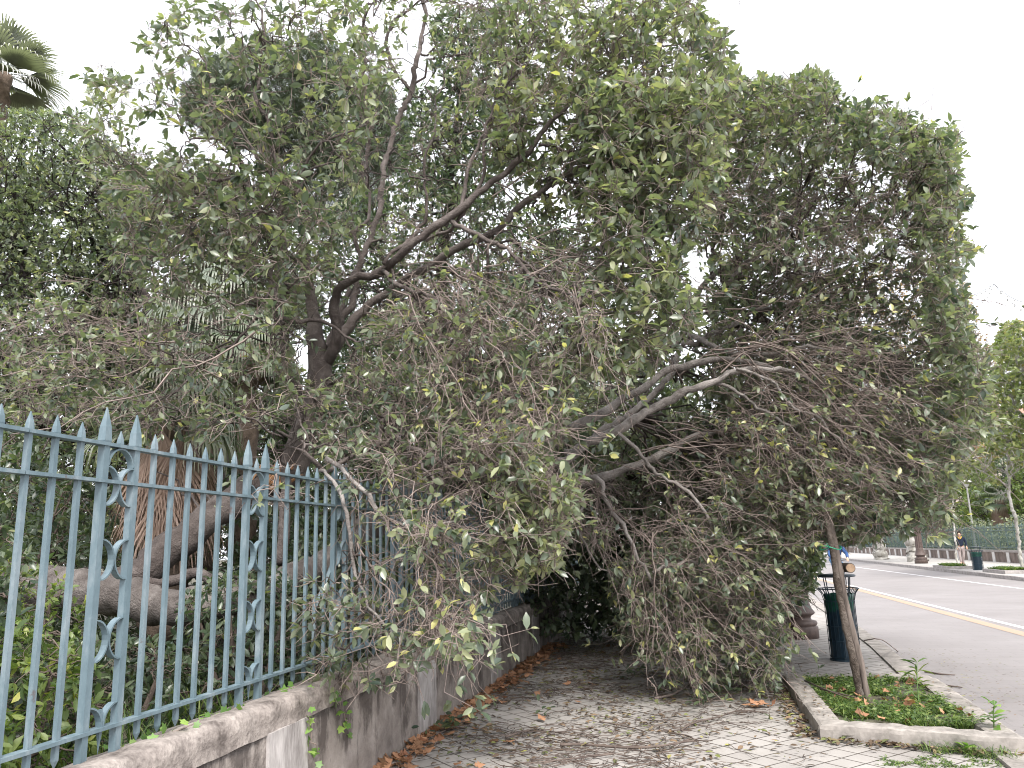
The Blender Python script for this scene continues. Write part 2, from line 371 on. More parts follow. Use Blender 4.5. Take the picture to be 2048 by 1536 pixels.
def grow(limbs, T, lp, sz, f1=28, f2=5, caps=(.02, .008, .0035), leaves=(4, 7), tpl=LEAF_HI, wig=.05, droop=.25, sides=(5, 4, 3), tw=1.0, bare=0.0, lw=1.0, clump=None):
    """branches and twigs from the limbs to every point T, leaves on the ends of those with leaf chance lp"""
    br, tg, lf = Soup(), Soup(), Soup()
    PP = np.vstack([l[:, :3] for l in limbs]); PR = np.concatenate([l[:, 3] for l in limbs])
    PD = np.vstack([nrm(np.gradient(l[:, :3], axis=0)) for l in limbs])
    n = len(T); perm = rng.permutation(n); i1 = perm[:max(3, n // f1)]; i2 = perm[:max(6, n // f2)]
    P1, R1 = connect(PP, PD, PR, T[i1], 9, caps[0], wig, .03, .5, caps[0] * .35)
    V, Q = tubes_np(P1, R1, sides[0]); br.add(V, Q)
    a, b, c = nodes_of(P1, R1); PP2 = np.vstack([PP, a]); PD2 = np.vstack([PD, b]); PR2 = np.concatenate([PR, c])
    P2, R2 = connect(PP2, PD2, PR2, T[i2] + rng.normal(size=(len(i2), 3)) * .02, 7, caps[1], wig * 1.1, .02, .5, caps[1] * .4)
    V, Q = tubes_np(P2, R2, sides[1]); br.add(V, Q)
    a, b, c = nodes_of(P2, R2)
    P3, R3 = connect(a, b, c, T, 5, caps[2], wig * 1.2, 0, .55, caps[2] * .5)
    V, Q = tubes_np(P3, R3, sides[2]); tg.add(V, Q, np.repeat(rng.random(n), 5 * sides[2]))
    has = rng.random(n) < lp
    if bare:                                                          # extra bare side twigs
        k = rng.integers(0, n, int(n * bare)); s = P3[k, 2]; e = s + nrm(nrm(P3[k, 3] - P3[k, 1]) * .7 + .8 * rng.normal(size=s.shape)) * rng.uniform(.08, .28, len(k))[:, None]
        mid = (s + e) / 2 + rng.normal(size=s.shape) * .02; Pb = np.stack([s, mid, e], 1); Rb = np.tile(np.array([.8, .6, .4]) * caps[2] * tw, (len(k), 1))
        V, Q = tubes_np(Pb, Rb, 3); tg.add(V, Q, np.repeat(rng.random(len(k)), 9))
    idx = np.nonzero(has)[0]; cnt = rng.integers(leaves[0], leaves[1] + 1, len(idx)); k = np.repeat(idx, cnt)
    j = np.concatenate([np.arange(c) for c in cnt]) if len(cnt) else np.zeros(0, int); cc = np.repeat(cnt, cnt)
    D = nrm(P3[k, -1] - P3[k, -2]); u = 1 - (j / np.maximum(cc, 1)) ; u = u + rng.normal(size=len(k)) * .05
    B = P3[k, -1] * np.clip(u, 0, 1)[:, None] + P3[k, -3] * (1 - np.clip(u, 0, 1))[:, None]
    ph = j * 2.4 + rng.random(n)[k] * 6.28; ref = nrm(np.cross(D, np.array([.3, .2, 1.]))); r2 = np.cross(D, ref)
    side = np.cos(ph)[:, None] * ref + np.sin(ph)[:, None] * r2
    sp = rng.uniform(.5, 1.3, len(k))[:, None]
    LD = nrm(D * .9 + side * sp + np.array([0, 0, -droop]) + .15 * rng.normal(size=D.shape))
    Nn = nrm(D * .5 + np.array([0, 0, .9]) + .45 * rng.normal(size=D.shape)); Nn = nrm(Nn - LD * (Nn * LD).sum(1, keepdims=True))
    L = sz[k] * rng.uniform(.6, 1.15, len(k))
    base = rng.random(n)[k]; rn = np.clip(.55 * base + .45 * rng.random(len(k)) + (0 if clump is None else clump[k]), 0, .93); rn = np.where(rng.random(len(k)) < .008, 1., rn)
    if len(k): lf.add(*leaves_np(B, LD, Nn, L, tpl, lw * rng.uniform(.8, 1.15, len(k)), rn))
    return br, tg, lf
def boxreg(x, y, z, n, leafp, size):
    P = np.stack([rng.uniform(*x, n), rng.uniform(*y, n), rng.uniform(*z, n)], 1); return P, np.full(n, leafp), np.full(n, size), None, None
def sprays(rows, tw, lf, r0=.0055, leafp=.3, lsz=.09):
    """long thin shoots sweeping from one place to another, each forking into finer twigs; rows (px, py, Y, px, py, Y, n, spread px, arch)"""
    A, Bz, ar = [], [], []
    for x0, y0, d0, x1, y1, d1, n, sp, arch in rows:
        n = max(3, int(n * .36)); s = np.clip(rng.normal(size=(n, 6)), -1.5, 1.5); tt = rng.uniform(-.25, .5, n); w_ = np.stack([x0 + (x1 - x0) * tt + s[:, 0] * sp * .75, y0 + (y1 - y0) * tt + s[:, 1] * sp * .65], 1); e_ = np.stack([x1 + (x1 - x0) * tt * .3 + s[:, 2] * sp * 1.6, y1 + s[:, 3] * sp * 1.3], 1)
        e_[:, 1] = np.where(e_[:, 0] > 1630, np.minimum(e_[:, 1], 1035), e_[:, 1])
        A.append(PYv(w_[:, 0], w_[:, 1], d0 + .2 * s[:, 4])); Bz.append(PYv(e_[:, 0], e_[:, 1], d1 + .6 * s[:, 5])); ar.append(np.full(n, arch))
    A = np.vstack(A); Bz = np.vstack(Bz); ar = np.concatenate(ar); n = len(A); K = 13; L = np.linalg.norm(Bz - A, axis=1); t = np.linspace(0, 1, K)
    A[:, 2] = np.maximum(A[:, 2], .05); Bz[:, 2] = np.maximum(Bz[:, 2], .03)
    P = A[:, None] * (1 - t)[None, :, None] + Bz[:, None] * t[None, :, None]
    P[:, :, 2] += ((ar + .09 * rng.normal(size=n)) * L)[:, None] * (4 * t * (1 - t))[None] ; w_ = np.cumsum(rng.normal(size=(n, K, 3)) * .024, 1); w_ -= w_[:, :1]; P += w_ * L[:, None, None] * .8; P[:, :, 2] = np.maximum(P[:, :, 2], .02)
    Rr = r0 * (.5 + 1.3 * rng.random(n)**2)[:, None] * np.linspace(1, .35, K)[None]; tw.add(*tubes_np(P, Rr, 4), np.repeat(rng.random(n), K * 4))
    m_ = n * 12; k = rng.integers(0, n, m_); j = rng.integers(2, K - 1, m_); s = P[k, j]; D = nrm(P[k, j + 1] - P[k, j - 1]); d = nrm(D + .8 * rng.normal(size=D.shape)); ln = rng.uniform(.1, .5, m_)[:, None]
    Q = np.stack([s, s + d * ln * .35, s + nrm(d * .8 + D * .4 + .15 * rng.normal(size=D.shape)) * ln * .7, s + nrm(d * .6 + D * .6 + .2 * rng.normal(size=D.shape)) * ln], 1); Q[:, :, 2] = np.maximum(Q[:, :, 2], .015)
    tw.add(*tubes_np(Q, np.tile(np.array([.0034, .003, .0024, .0016]), (m_, 1)), 3), np.repeat(rng.random(m_), 12))
    kk = np.nonzero(rng.random(m_) < leafp)[0]; kk = np.repeat(kk, 4); Dd = nrm(Q[kk, 3] - Q[kk, 2]); LD = nrm(Dd + .7 * rng.normal(size=Dd.shape)); Bp = Q[kk, 3] - Dd * rng.uniform(0, .05, len(kk))[:, None]
    lf.add(*leaves_np(Bp, LD, nrm(np.array([0, -.2, .9]) + .5 * rng.normal(size=LD.shape)), lsz * rng.uniform(.6, 1.15, len(kk)), LEAF_HI, 1.0, np.clip(rng.random(len(kk)) + .1, 0, 1)))
def cat(regs):
    T = np.vstack([r[0] for r in regs]); lp = np.concatenate([r[1] for r in regs]); sz = np.concatenate([r[2] for r in regs]); return T, lp, sz

def simple_tree(name, label, catg, base, top_r, limbs_w, regs, group=None, mbk=None, mlf=None, tpl=LEAF_LO, caps=(.03, .012, .006), leaves=(5, 8), f1=20, f2=5, lw=1.0, droop=.25, trunk_sides=10, clump=0.0):
    """thing > trunk, branches, crown; limbs_w: list of (n,4) world nodes, the first is the trunk"""
    t = thing(name, label, catg, base, group)
    T, lp, sz = cat(regs)
    S_ = MB()
    for l in limbs_w[:1]: V, Fs = limb_mesh(l, trunk_sides); S_.add(V.tolist(), Fs)
    S_.build('trunk', mbk or mbarkd, t, True)
    cl = nz(T, .9, 31) * clump if clump else None
    br, tg, lf = grow(limbs_w, T, lp, sz, f1, f2, caps, leaves, tpl, lw=lw, droop=droop, clump=cl)
    for l in limbs_w[1:]:
        V, Q = tubes_np(l[None, :, :3], l[None, :, 3], 7); br.add(V, Q)
    br.V += tg.V; br.Q += [q + br.n for q in tg.Q]; br.a += tg.a
    br.build('branches', mbk or mbarkd, t)
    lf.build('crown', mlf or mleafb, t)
    return t

# ================================================================= THE SETTING
def strip(name, L, Rt, z, mt, kind='structure'):
    """flat sheet between two lists of (x, y)"""
    V = [(a[0], a[1], z) for a in L] + [(b[0], b[1], z) for b in Rt]; n = len(L)
    return tag(link(name, np.array(V), [(i, n + i, n + i + 1, i + 1) for i in range(n - 1)], mt), kind=kind)

# --- materials of the setting
m, t, b = mat('ground_soil'); v = pos(t); n = noisen(t, 3, 8, v); r = ramp(t, [(.35, (.05, .045, .03)), (.6, (.1, .09, .06)), (.75, (.08, .1, .045))], n.outputs[0])
t.links.new(r.outputs[0], b.inputs['Base Color']); b.inputs['Roughness'].default_value = .95; bump(t, b, n.outputs[0], .6, .05); msoil = m

m, t, b = mat('paving_tiles')                                          # square slabs laid on the diagonal
v = pos(t, (5, 5, 5), R(45)); sx = nd(t, 'ShaderNodeSeparateXYZ')
wv = noisen(t, .55, 3, pos(t, (1, 1, 1))); wob = nd(t, 'ShaderNodeMix', data_type='VECTOR'); wob.inputs[0].default_value = .06
t.links.new(v, wob.inputs[4]); va = nd(t, 'ShaderNodeVectorMath', operation='ADD'); t.links.new(v, va.inputs[0]); t.links.new(wv.outputs[1], va.inputs[1]); t.links.new(va.outputs[0], wob.inputs[5])
t.links.new(wob.outputs[1], sx.inputs[0])
def edge(o):
    f = mth(t, 'FRACT', o); return mth(t, 'MINIMUM', f, mth(t, 'SUBTRACT', 1, f))
e = mth(t, 'MINIMUM', edge(sx.outputs[0]), edge(sx.outputs[1]))
jn = noisen(t, 9, 5, pos(t)); e2 = mth(t, 'ADD', e, mth(t, 'MULTIPLY', mth(t, 'SUBTRACT', jn.outputs[0], .5), .035))
jr = nd(t, 'ShaderNodeMapRange'); jr.inputs[1].default_value = .018; jr.inputs[2].default_value = .046; t.links.new(e2, jr.inputs[0])
cx = nd(t, 'ShaderNodeCombineXYZ'); t.links.new(mth(t, 'FLOOR', sx.outputs[0]), cx.inputs[0]); t.links.new(mth(t, 'FLOOR', sx.outputs[1]), cx.inputs[1])
wn = nd(t, 'ShaderNodeTexWhiteNoise', noise_dimensions='3D'); t.links.new(cx.outputs[0], wn.inputs[0])
n1 = noisen(t, 1.1, 7, pos(t), .65); n2 = noisen(t, 60, 4, pos(t))
cr1 = ramp(t, [(.3, (.26, .235, .215)), (.5, (.38, .352, .325)), (.72, (.45, .42, .395))], n1.outputs[0])
c = mixc(t, mth(t, 'MULTIPLY', wn.outputs[0], .3), cr1.outputs[0], (.23, .21, .2))
c = mixc(t, mth(t, 'MULTIPLY', n2.outputs[0], .35), c, (.2, .19, .18))
ms = noisen(t, .7, 6, pos(t), .7); mr = ramp(t, [(.56, (0, 0, 0)), (.7, (1, 1, 1))], ms.outputs[0]); c = mixc(t, mth(t, 'MULTIPLY', mr.outputs[0], .35), c, (.2, .165, .135))
c = mixc(t, jr.outputs[0], (.07, .058, .048), c)
t.links.new(c, b.inputs['Base Color']); b.inputs['Roughness'].default_value = .8
bump(t, b, mth(t, 'ADD', jr.outputs[0], mth(t, 'MULTIPLY', n2.outputs[0], .15)), .6, .006); mpave = m

m, t, b = mat('road_surface'); v = pos(t)
n1 = noisen(t, .5, 8, v, .65); n2 = noisen(t, 35, 5, v, .7); br_ = nd(t, 'ShaderNodeTexBrick'); br_.inputs['Scale'].default_value = 1; br_.inputs['Brick Width'].default_value = .5; br_.inputs['Row Height'].default_value = .28
br_.inputs['Mortar Size'].default_value = .012; br_.inputs['Color1'].default_value = (.9, .9, .9, 1); br_.inputs['Color2'].default_value = (1, 1, 1, 1); br_.inputs['Mortar'].default_value = (.72, .72, .72, 1)
br_.inputs['Mortar Smooth'].default_value = .8
t.links.new(v, br_.inputs['Vector'])
r = ramp(t, [(.3, (.2, .18, .174)), (.7, (.275, .252, .247))], n1.outputs[0]); c = mixc(t, .7, r.outputs[0], br_.outputs[0], 'MULTIPLY')
c = mixc(t, mth(t, 'MULTIPLY', n2.outputs[0], .5), c, (.17, .156, .152))
t.links.new(c, b.inputs['Base Color']); b.inputs['Roughness'].default_value = .72; bump(t, b, n2.outputs[0], .35, .004); mroad = m

def paint(name, c1, worn):
    m, t, b = mat(name); n = noisen(t, 14, 7, pos(t), .7); r = ramp(t, [(.42, c1), (.68, worn)], n.outputs[0]); t.links.new(r.outputs[0], b.inputs['Base Color']); b.inputs['Roughness'].default_value = .6; return m
mwhite = paint('white_road_paint', (.6, .59, .6), (.42, .4, .4)); myel = paint('yellow_road_paint', (.36, .245, .16), (.3, .24, .19))
mkerb = rough_mat('kerb_stone', (.16, .145, .13), (.37, .335, .305), 5, .85, .6, .012)
mkerbd = rough_mat('far_kerb_stone', (.22, .2, .19), (.4, .37, .35), 5, .85, .3)

m, t, b = mat('stained_wall'); v = pos(t, (1, 1, .9)); vs = pos(t, (1, 2.4, 1)); g = nd(t, 'ShaderNodeNewGeometry'); sz_ = nd(t, 'ShaderNodeSeparateXYZ'); t.links.new(g.outputs['Position'], sz_.inputs[0])
n1 = noisen(t, 2.4, 8, v, .65); n2 = noisen(t, 2.1, 7, vs, .7); n3 = noisen(t, 28, 6, v, .7)
c = ramp(t, [(.3, (.13, .11, .1)), (.48, (.27, .236, .212)), (.7, (.45, .405, .37))], n1.outputs[0]).outputs[0]
st = ramp(t, [(.46, (0, 0, 0)), (.58, (1, 1, 1))], mth(t, 'ADD', n2.outputs[0], mth(t, 'MULTIPLY', mth(t, 'SUBTRACT', sz_.outputs[2], .38), .3)))   # moss and rain streaks that run down from the coping
c = mixc(t, mth(t, 'MULTIPLY', st.outputs[0], .85), c, (.045, .035, .031)); c = mixc(t, mth(t, 'MULTIPLY', n3.outputs[0], .45), c, (.12, .095, .085))
t.links.new(c, b.inputs['Base Color']); b.inputs['Roughness'].default_value = .92; bump(t, b, mth(t, 'ADD', n3.outputs[0], n1.outputs[0]), .9, .015); mwall = m
mcope = rough_mat('coping_stone', (.1, .083, .075), (.37, .325, .295), 7, .92, 1.0, .03, 12)
mpil = rough_mat('pilaster_render', (.2, .18, .172), (.47, .44, .425), 3.5, .9, .6, .01, 10, stretch=(1, 3, .8))

# --- ground sheets
tag(link('ground', np.array([(-900, -300, -.2), (900, -300, -.2), (900, 1500, -.2), (-900, 1500, -.2)]), [(0, 1, 2, 3)], msoil), kind='structure')
def wline(a, b_, z, ys=(-12, -2, 6, 12, 20, 30, 45, 70, 110, 160)):
    A, B = G(*a, z), G(*b_, z); return [(A[0] + (y - A[1]) * (B[0] - A[0]) / (B[1] - A[1]), y) for y in ys]
KR = [(1.9, -12), (2.05, 2), (2.2, 5), (2.3, 6.9), (2.48, 9.84), (2.75, 13), (3.0, 17.4), (3.25, 24), (3.45, 30), (4.0, 60), (4.6, 160)]
FK = wline((2048, 1156), (1708, 1119), 0.0)                             # far kerb
ZR = -.12
ysr = np.linspace(-12, 160, 60)
def at_y(line, y): 
    return float(np.interp(y, [p[1] for p in line], [p[0] for p in line]))
strip('road', [(at_y(KR, y) - .02, y) for y in ysr], [(at_y(FK, y) + .02, y) for y in ysr], ZR, mroad)
for nm, a, b_, wd, mt in (('white_lane_line', (2048, 1256), (1720, 1176), .14, mwhite), ('yellow_lane_line', (2048, 1268.5), (1725, 1182), .25, myel), ('far_white_lane_line', (2048, 1178), (1720, 1135.5), .14, mwhite)):
    L_ = wline(a, b_, ZR); strip(nm, [(x - wd / 2, y) for x, y in L_], [(x + wd / 2, y) for x, y in L_], ZR + .004, mt)
strip('pavement', [(-2.5, y) for y in ysr], [(at_y(KR, y) - .1, y) for y in ysr], 0, mpave)
strip('garden_ground', [(-60, y) for y in ysr], [(-2.8, y) for y in ysr], .15, msoil)
def kerb(name, line, wd, z0, z1, side, mt, seg=1.0):
    """a run of kerb stones with tiny gaps as one strip of the setting"""
    mb = MB(); y = -4.0 if side < 0 else 8.0
    while y < 110:
        s = seg if y < 40 else seg * 4; x0, x1 = at_y(line, y), at_y(line, y + s - .012); j = random.uniform(-.004, .004)
        a = [(x0 + side * wd, y), (x0, y), (x1, y + s - .012), (x1 + side * wd, y + s - .012)]
        if side > 0: a = [a[1], a[0], a[3], a[2]]
        c = [(np.array(p) - np.mean(a, 0)) * .965 + np.mean(a, 0) for p in a]
        V = [(p[0], p[1], z0) for p in a] + [(p[0], p[1], z1 - .012 + j) for p in a] + [(p[0], p[1], z1 + j) for p in c]
        mb.add(V, [(0, 1, 5, 4), (1, 2, 6, 5), (2, 3, 7, 6), (3, 0, 4, 7), (4, 5, 9, 8), (5, 6, 10, 9), (6, 7, 11, 10), (7, 4, 8, 11), (8, 9, 10, 11)]); y += s
    return tag(mb.build(name, mt), kind='structure')
kerb('kerb', KR, .24, -.2, .024, -1, mkerb)
FK2 = [(x, y) for x, y in FK]
kerb('far_kerb', FK2, .3, -.2, .02, 1, mkerbd, 1.2)
FW = wline((2048, 1127), (1845, 1114), 0.0)                             # foot of the low wall over the road
strip('far_pavement', [(at_y(FK, y) + .28, y) for y in ysr], [(at_y(FW, y) + .1, y) for y in ysr], .0, rough_mat('far_paving', (.3, .28, .26), (.42, .4, .38), 2, .85, .2))
strip('park_ground', [(at_y(FW, y) + .1, y) for y in ysr], [(300, y) for y in ysr], .03, msoil)

# ================================================================= LOW WALL AND IRON FENCE
XW, ZW = -2.47, .72
wall = thing('low_garden_wall', 'low stained stone wall with pale pilasters under the blue iron fence', 'wall', (XW - .2, 8, 0))
ys = np.arange(-3, 24, .045); prof = [(0, -.05), (0, .1), (0, .25), (0, .4), (0, .52), (.004, .6)]
def sheet(name, prof, ys, x0, mt, amp, sc, parent, closed=False):
    V = []; n = len(prof)
    for y in ys:
        for (dx, z) in prof:
            q = Vector((dx * 3, y * sc, z * sc)); f = mnoise.noise(q) + .5 * mnoise.noise(q * 2.7) + .3 * mnoise.noise(q * 7)
            V.append((x0 - dx + amp * f * (0 if z < 0 else 1), y, z + (amp * .7 * f if z > .3 else 0)))
    F_ = [(i * n + k, (i + 1) * n + k, (i + 1) * n + k + 1, i * n + k + 1) for i in range(len(ys) - 1) for k in range(n - 1)]
    F_ += [tuple(range(n))[::-1], tuple(range((len(ys) - 1) * n, len(ys) * n))]
    return link(name, np.array(V), F_, mt, parent, True)
sheet('wall_face', prof + [(.3, .61), (.36, .4), (.36, -.05)], ys, XW, mwall, .012, 3.5, wall)
cop = [(-.012, .6)] + [(.045 - .06 * math.cos(a), .688 + .08 * math.sin(a)) for a in np.linspace(-.5, 1.5, 7)] + [(.11, .768), (.18, .758), (.28, .73), (.37, .71), (.4, .67), (.39, .606), (.2, .603)]
sheet('coping', cop, ys, XW, mcope, .017, 5, wall)
for yc in (2.0, 4.62, 7.22, 9.85, 12.5, 15.2, 17.8):
    mb = MB(); w_ = .24
    for z0, z1, yy0, yy1 in ((-.02, .605, yc - w_, yc + w_),):
        nn = 9; V = []; Fs = []
        for i in range(nn):
            z = z0 + (z1 - z0) * i / (nn - 1)
            for k in range(7):
                y = yy0 + (yy1 - yy0) * k / 6; V.append((XW + .022 + .004 * mnoise.noise(Vector((y * 9, z * 9, 1))), y + .006 * mnoise.noise(Vector((z * 8, k, 2))), z))
        Fs = [(i * 7 + k, i * 7 + k + 1, (i + 1) * 7 + k + 1, (i + 1) * 7 + k) for i in range(nn - 1) for k in range(6)]
        b0 = len(V); V += [(XW - .03, yy0, z0), (XW - .03, yy1, z0), (XW - .03, yy0, z1), (XW - .03, yy1, z1)]
        Fs += [(b0,) + tuple(i * 7 for i in range(nn)) + (b0 + 2,), (b0 + 1, b0 + 3) + tuple(i * 7 + 6 for i in range(nn - 1, -1, -1)), (b0 + 2,) + tuple((nn - 1) * 7 + k for k in range(7)) + (b0 + 3,)]
        mb.add(V, Fs)
    mb.build('pilaster', mpil, wall)

m, t, b = mat('blue_green_iron_paint'); v = pos(t, (1, 1, .35)); n1 = noisen(t, 9, 7, v, .7); n2 = noisen(t, 45, 5, pos(t), .7); n3 = noisen(t, 6, 6, pos(t), .7)
c = ramp(t, [(.3, (.085, .125, .145)), (.5, (.125, .175, .2)), (.72, (.25, .29, .31))], n1.outputs[0]).outputs[0]
c = mixc(t, mth(t, 'MULTIPLY', n2.outputs[0], .3), c, (.075, .115, .135))
ru = ramp(t, [(.64, (0, 0, 0)), (.7, (1, 1, 1))], n3.outputs[0]); c = mixc(t, mth(t, 'MULTIPLY', ru.outputs[0], .7), c, (.1, .055, .04))
t.links.new(c, b.inputs['Base Color']); b.inputs['Roughness'].default_value = .5; b.inputs['Specular IOR Level'].default_value = .5; bump(t, b, n2.outputs[0], .3, .002); miron = m
XF = -2.655
fence = thing('iron_fence', 'blue green spear topped iron fence standing on the low stained wall', 'fence', (XF, 8, ZW))
ZB, ZM, ZT = .872, 1.975, 2.148
def flat_rail(z, x, h, d): 
    mb = MB(); y = 0.2
    while y < 19.9: mb.box((x, y + .62, z), (d, 1.236, h)); y += 1.24
    return mb
flat_rail(ZB, XF, .016, .05).build('bottom_rail', miron, fence); flat_rail(ZM, XF, .016, .05).build('middle_rail', miron, fence); flat_rail(ZT, XF, .016, .05).build('top_rail', miron, fence)
def spear(mb, x, y, z0, z1, wd, tip, dp=None):
    """square bar with a slightly swollen pyramid point"""
    dp = dp or wd
    secs = [(z0, wd, dp), (z1 - tip, wd, dp), (z1 - tip + .012, wd * 1.25, dp * 1.15), (z1 - tip * .55, wd * 1.05, dp * .95), (z1, wd * .12, dp * .12)]
    V = []
    for z, a, b_ in secs: V += [(x - b_ / 2, y - a / 2, z), (x + b_ / 2, y - a / 2, z), (x + b_ / 2, y + a / 2, z), (x - b_ / 2, y + a / 2, z)]
    Fs = [(i * 4 + k, i * 4 + (k + 1) % 4, i * 4 + 4 + (k + 1) % 4, i * 4 + 4 + k) for i in range(4) for k in range(4)] + [(3, 2, 1, 0), (16, 17, 18, 19)]
    mb.add(V, Fs)
def scroll(y0, y1):
    """the two flat strips that bulge out of the paired posts and meet between them"""
    mb = MB(); ym = (y0 + y1) / 2; a = (y1 - y0) / 2 - .004; hb = .092; cents = (1.615, 1.255)
    for s, ye in ((1, y0), (-1, y1)):
        pts = [(ye, ZB + .012)]
        seq = []
        for k in range(7): th = math.pi / 2 * k / 6; seq.append((ye + s * a * math.cos(th), ZB + .008 + hb * math.sin(th)))
        pts = seq
        for cz in cents[::-1] + (1.955,):
            for k in range(13): th = -math.pi / 2 + math.pi * k / 12; pts.append((ye + s * a * math.cos(th), cz + hb * math.sin(th)))
        V = []; n = len(pts)
        for i, p in enumerate(pts):
            q0, q1 = pts[max(i - 1, 0)], pts[min(i + 1, n - 1)]; tx, tz = q1[0] - q0[0], q1[1] - q0[1]; l = math.hypot(tx, tz) + 1e-9; nx, nz_ = -tz / l * .004, tx / l * .004
            V += [(XF - .016, p[0] + nx, p[1] + nz_), (XF + .016, p[0] + nx, p[1] + nz_), (XF + .016, p[0] - nx, p[1] - nz_), (XF - .016, p[0] - nx, p[1] - nz_)]
        Fs = [(i * 4 + k, i * 4 + (k + 1) % 4, i * 4 + 4 + (k + 1) % 4, i * 4 + 4 + k) for i in range(n - 1) for k in range(4)]
        mb.add(V, Fs)
    pts = [(ym - a * math.cos(th), 2.047 + .088 * math.sin(th)) for th in np.linspace(0, math.pi, 15)]; V = []
    for p in pts:
        dx, dz = (p[0] - ym), (p[1] - 2.047); l = math.hypot(dx, dz) + 1e-9; dx, dz = dx / l * .004, dz / l * .004
        V += [(XF - .016, p[0] + dx, p[1] + dz), (XF + .016, p[0] + dx, p[1] + dz), (XF + .016, p[0] - dx, p[1] - dz), (XF - .016, p[0] - dx, p[1] - dz)]
    mb.add(V, [(i * 4 + k, i * 4 + (k + 1) % 4, i * 4 + 4 + (k + 1) % 4, i * 4 + 4 + k) for i in range(14) for k in range(4)])
    return mb
FY0, PER = 3.14, 1.24
for bay in range(-2, 13):
    ya = FY0 + bay * PER; yb = ya + .21
    for y in (ya, yb): mb = MB(); spear(mb, XF, y, .66, 2.325 + random.uniform(-.006, .006), .036, .17, .036); mb.build('post', miron, fence)
    scroll(ya + .018, yb - .018).build('scrollwork', miron, fence)
    ym = (ya + yb) / 2
    mb = MB(); spear(mb, XF, ym, ZT + .008, 2.225, .02, .075); mb.build('centre_spike', miron, fence); mb = MB(); V0 = [(XF - .009, ym - .009, ZB + .09), (XF + .009, ym - .009, ZB + .09), (XF + .009, ym + .009, ZB + .09), (XF - .009, ym + .009, ZB + .09)]
    mb.box((XF, ym, ZB + .045), (.014, .014, .075)); mb.add([(XF - .009, ym - .009, ZB - .008), (XF + .009, ym - .009, ZB - .008), (XF + .009, ym + .009, ZB - .008), (XF - .009, ym + .009, ZB - .008), (XF, ym, ZB - .11)], [(0, 1, 2, 3), (0, 4, 1), (1, 4, 2), (2, 4, 3), (3, 4, 0)])
    mb.build('lower_spike', miron, fence)
    for k in range(1, 7):
        y = yb + (PER - .21) * k / 7; mb = MB(); lean = random.uniform(-.004, .004)
        spear(mb, XF, y + lean, .8, 2.235 + random.uniform(-.008, .008), .022, .088); z0 = .8
        mb.add([(XF - .011, y + lean - .011, z0), (XF + .011, y + lean - .011, z0), (XF + .011, y + lean + .011, z0), (XF - .011, y + lean + .011, z0), (XF, y + lean, z0 - .035)], [(0, 4, 1), (1, 4, 2), (2, 4, 3), (3, 4, 0)])
        mb.build('bar', miron, fence)
mb = MB(); a, b_ = PX(631, 1212, XF - .05), PX(664, 1128, XF - .02); mb.tube([a, b_], .016, 4); mb.build('raking_brace', miron, fence)

# ================================================================= PLANTER BED, STAKES, BIN, LAMP BASE
bed = thing('planter_bed', 'raised kerb bed round the leaning wooden stakes beside the near road edge', 'planter', (1.6, 8.4, 0))
def stone(pts, z0, z1, nm, parent, mt=mkerb, chip=.012, step=.05):
    """kerb stone on a quadrilateral footprint with worn edges"""
    a, b_, c, d = [np.array(p, float) for p in pts]; n = max(3, int(np.linalg.norm(b_ - a) / step)); V = []; rows = [(0, 0, z0), (0, 0, z1 - .035), (.03, 0, z1 - .008), (.14, 0, z1), (.5, 0, z1 + .002), (.86, 0, z1), (.97, 0, z1 - .008), (1, 0, z1 - .035), (1, 0, z0)]
    for i in range(n + 1):
        u = i / n; p, q = a + (b_ - a) * u, d + (c - d) * u
        for tt, _, z in rows:
            x, y = p + (q - p) * tt; f = mnoise.noise(Vector((x * 9, y * 9, z * 9))) + .6 * mnoise.noise(Vector((x * 25, y * 25, z * 25)))
            e_ = chip * f; V.append((x + (e_ if tt in (0, 1) else 0), y + (e_ if tt in (0, 1) else 0), z + (e_ if z > z0 else 0)))
    k = len(rows); Fs = [(i * k + j, i * k + j + 1, (i + 1) * k + j + 1, (i + 1) * k + j) for i in range(n) for j in range(k - 1)] + [tuple(range(k))[::-1], tuple(range(n * k, n * k + k))]
    return link(nm, np.array(V), Fs, mt, parent, False)
stone([(.92, 7.19), (2.33, 6.78), (2.22, 7.05), (1.12, 7.37)][::1], -.02, .125, 'kerb_stone', bed)
stone([(.915, 9.75), (.915, 7.215), (1.12, 7.39), (1.12, 9.75)], -.02, .12, 'kerb_stone', bed)
stone([(2.50, 9.7), (2.335, 6.80), (2.13, 7.09), (2.27, 9.7)][::-1], -.16, .1, 'kerb_stone', bed)
stone([(.915, 9.98), (.915, 9.76), (2.49, 9.72), (2.52, 9.94)][::-1], -.02, .1, 'kerb_stone', bed)
mb = MB(); nx_, ny_ = 14, 24; V = []
for i in range(nx_):
    for j in range(ny_):
        x = 1.08 + 1.2 * i / (nx_ - 1); y = 7.12 + 2.66 * j / (ny_ - 1); V.append((x, y, .065 + .03 * mnoise.noise(Vector((x * 3, y * 3, 0)))))
link('soil', np.array(V), [(i * ny_ + j, (i + 1) * ny_ + j, (i + 1) * ny_ + j + 1, i * ny_ + j + 1) for i in range(nx_ - 1) for j in range(ny_ - 1)], msoil, bed, True)

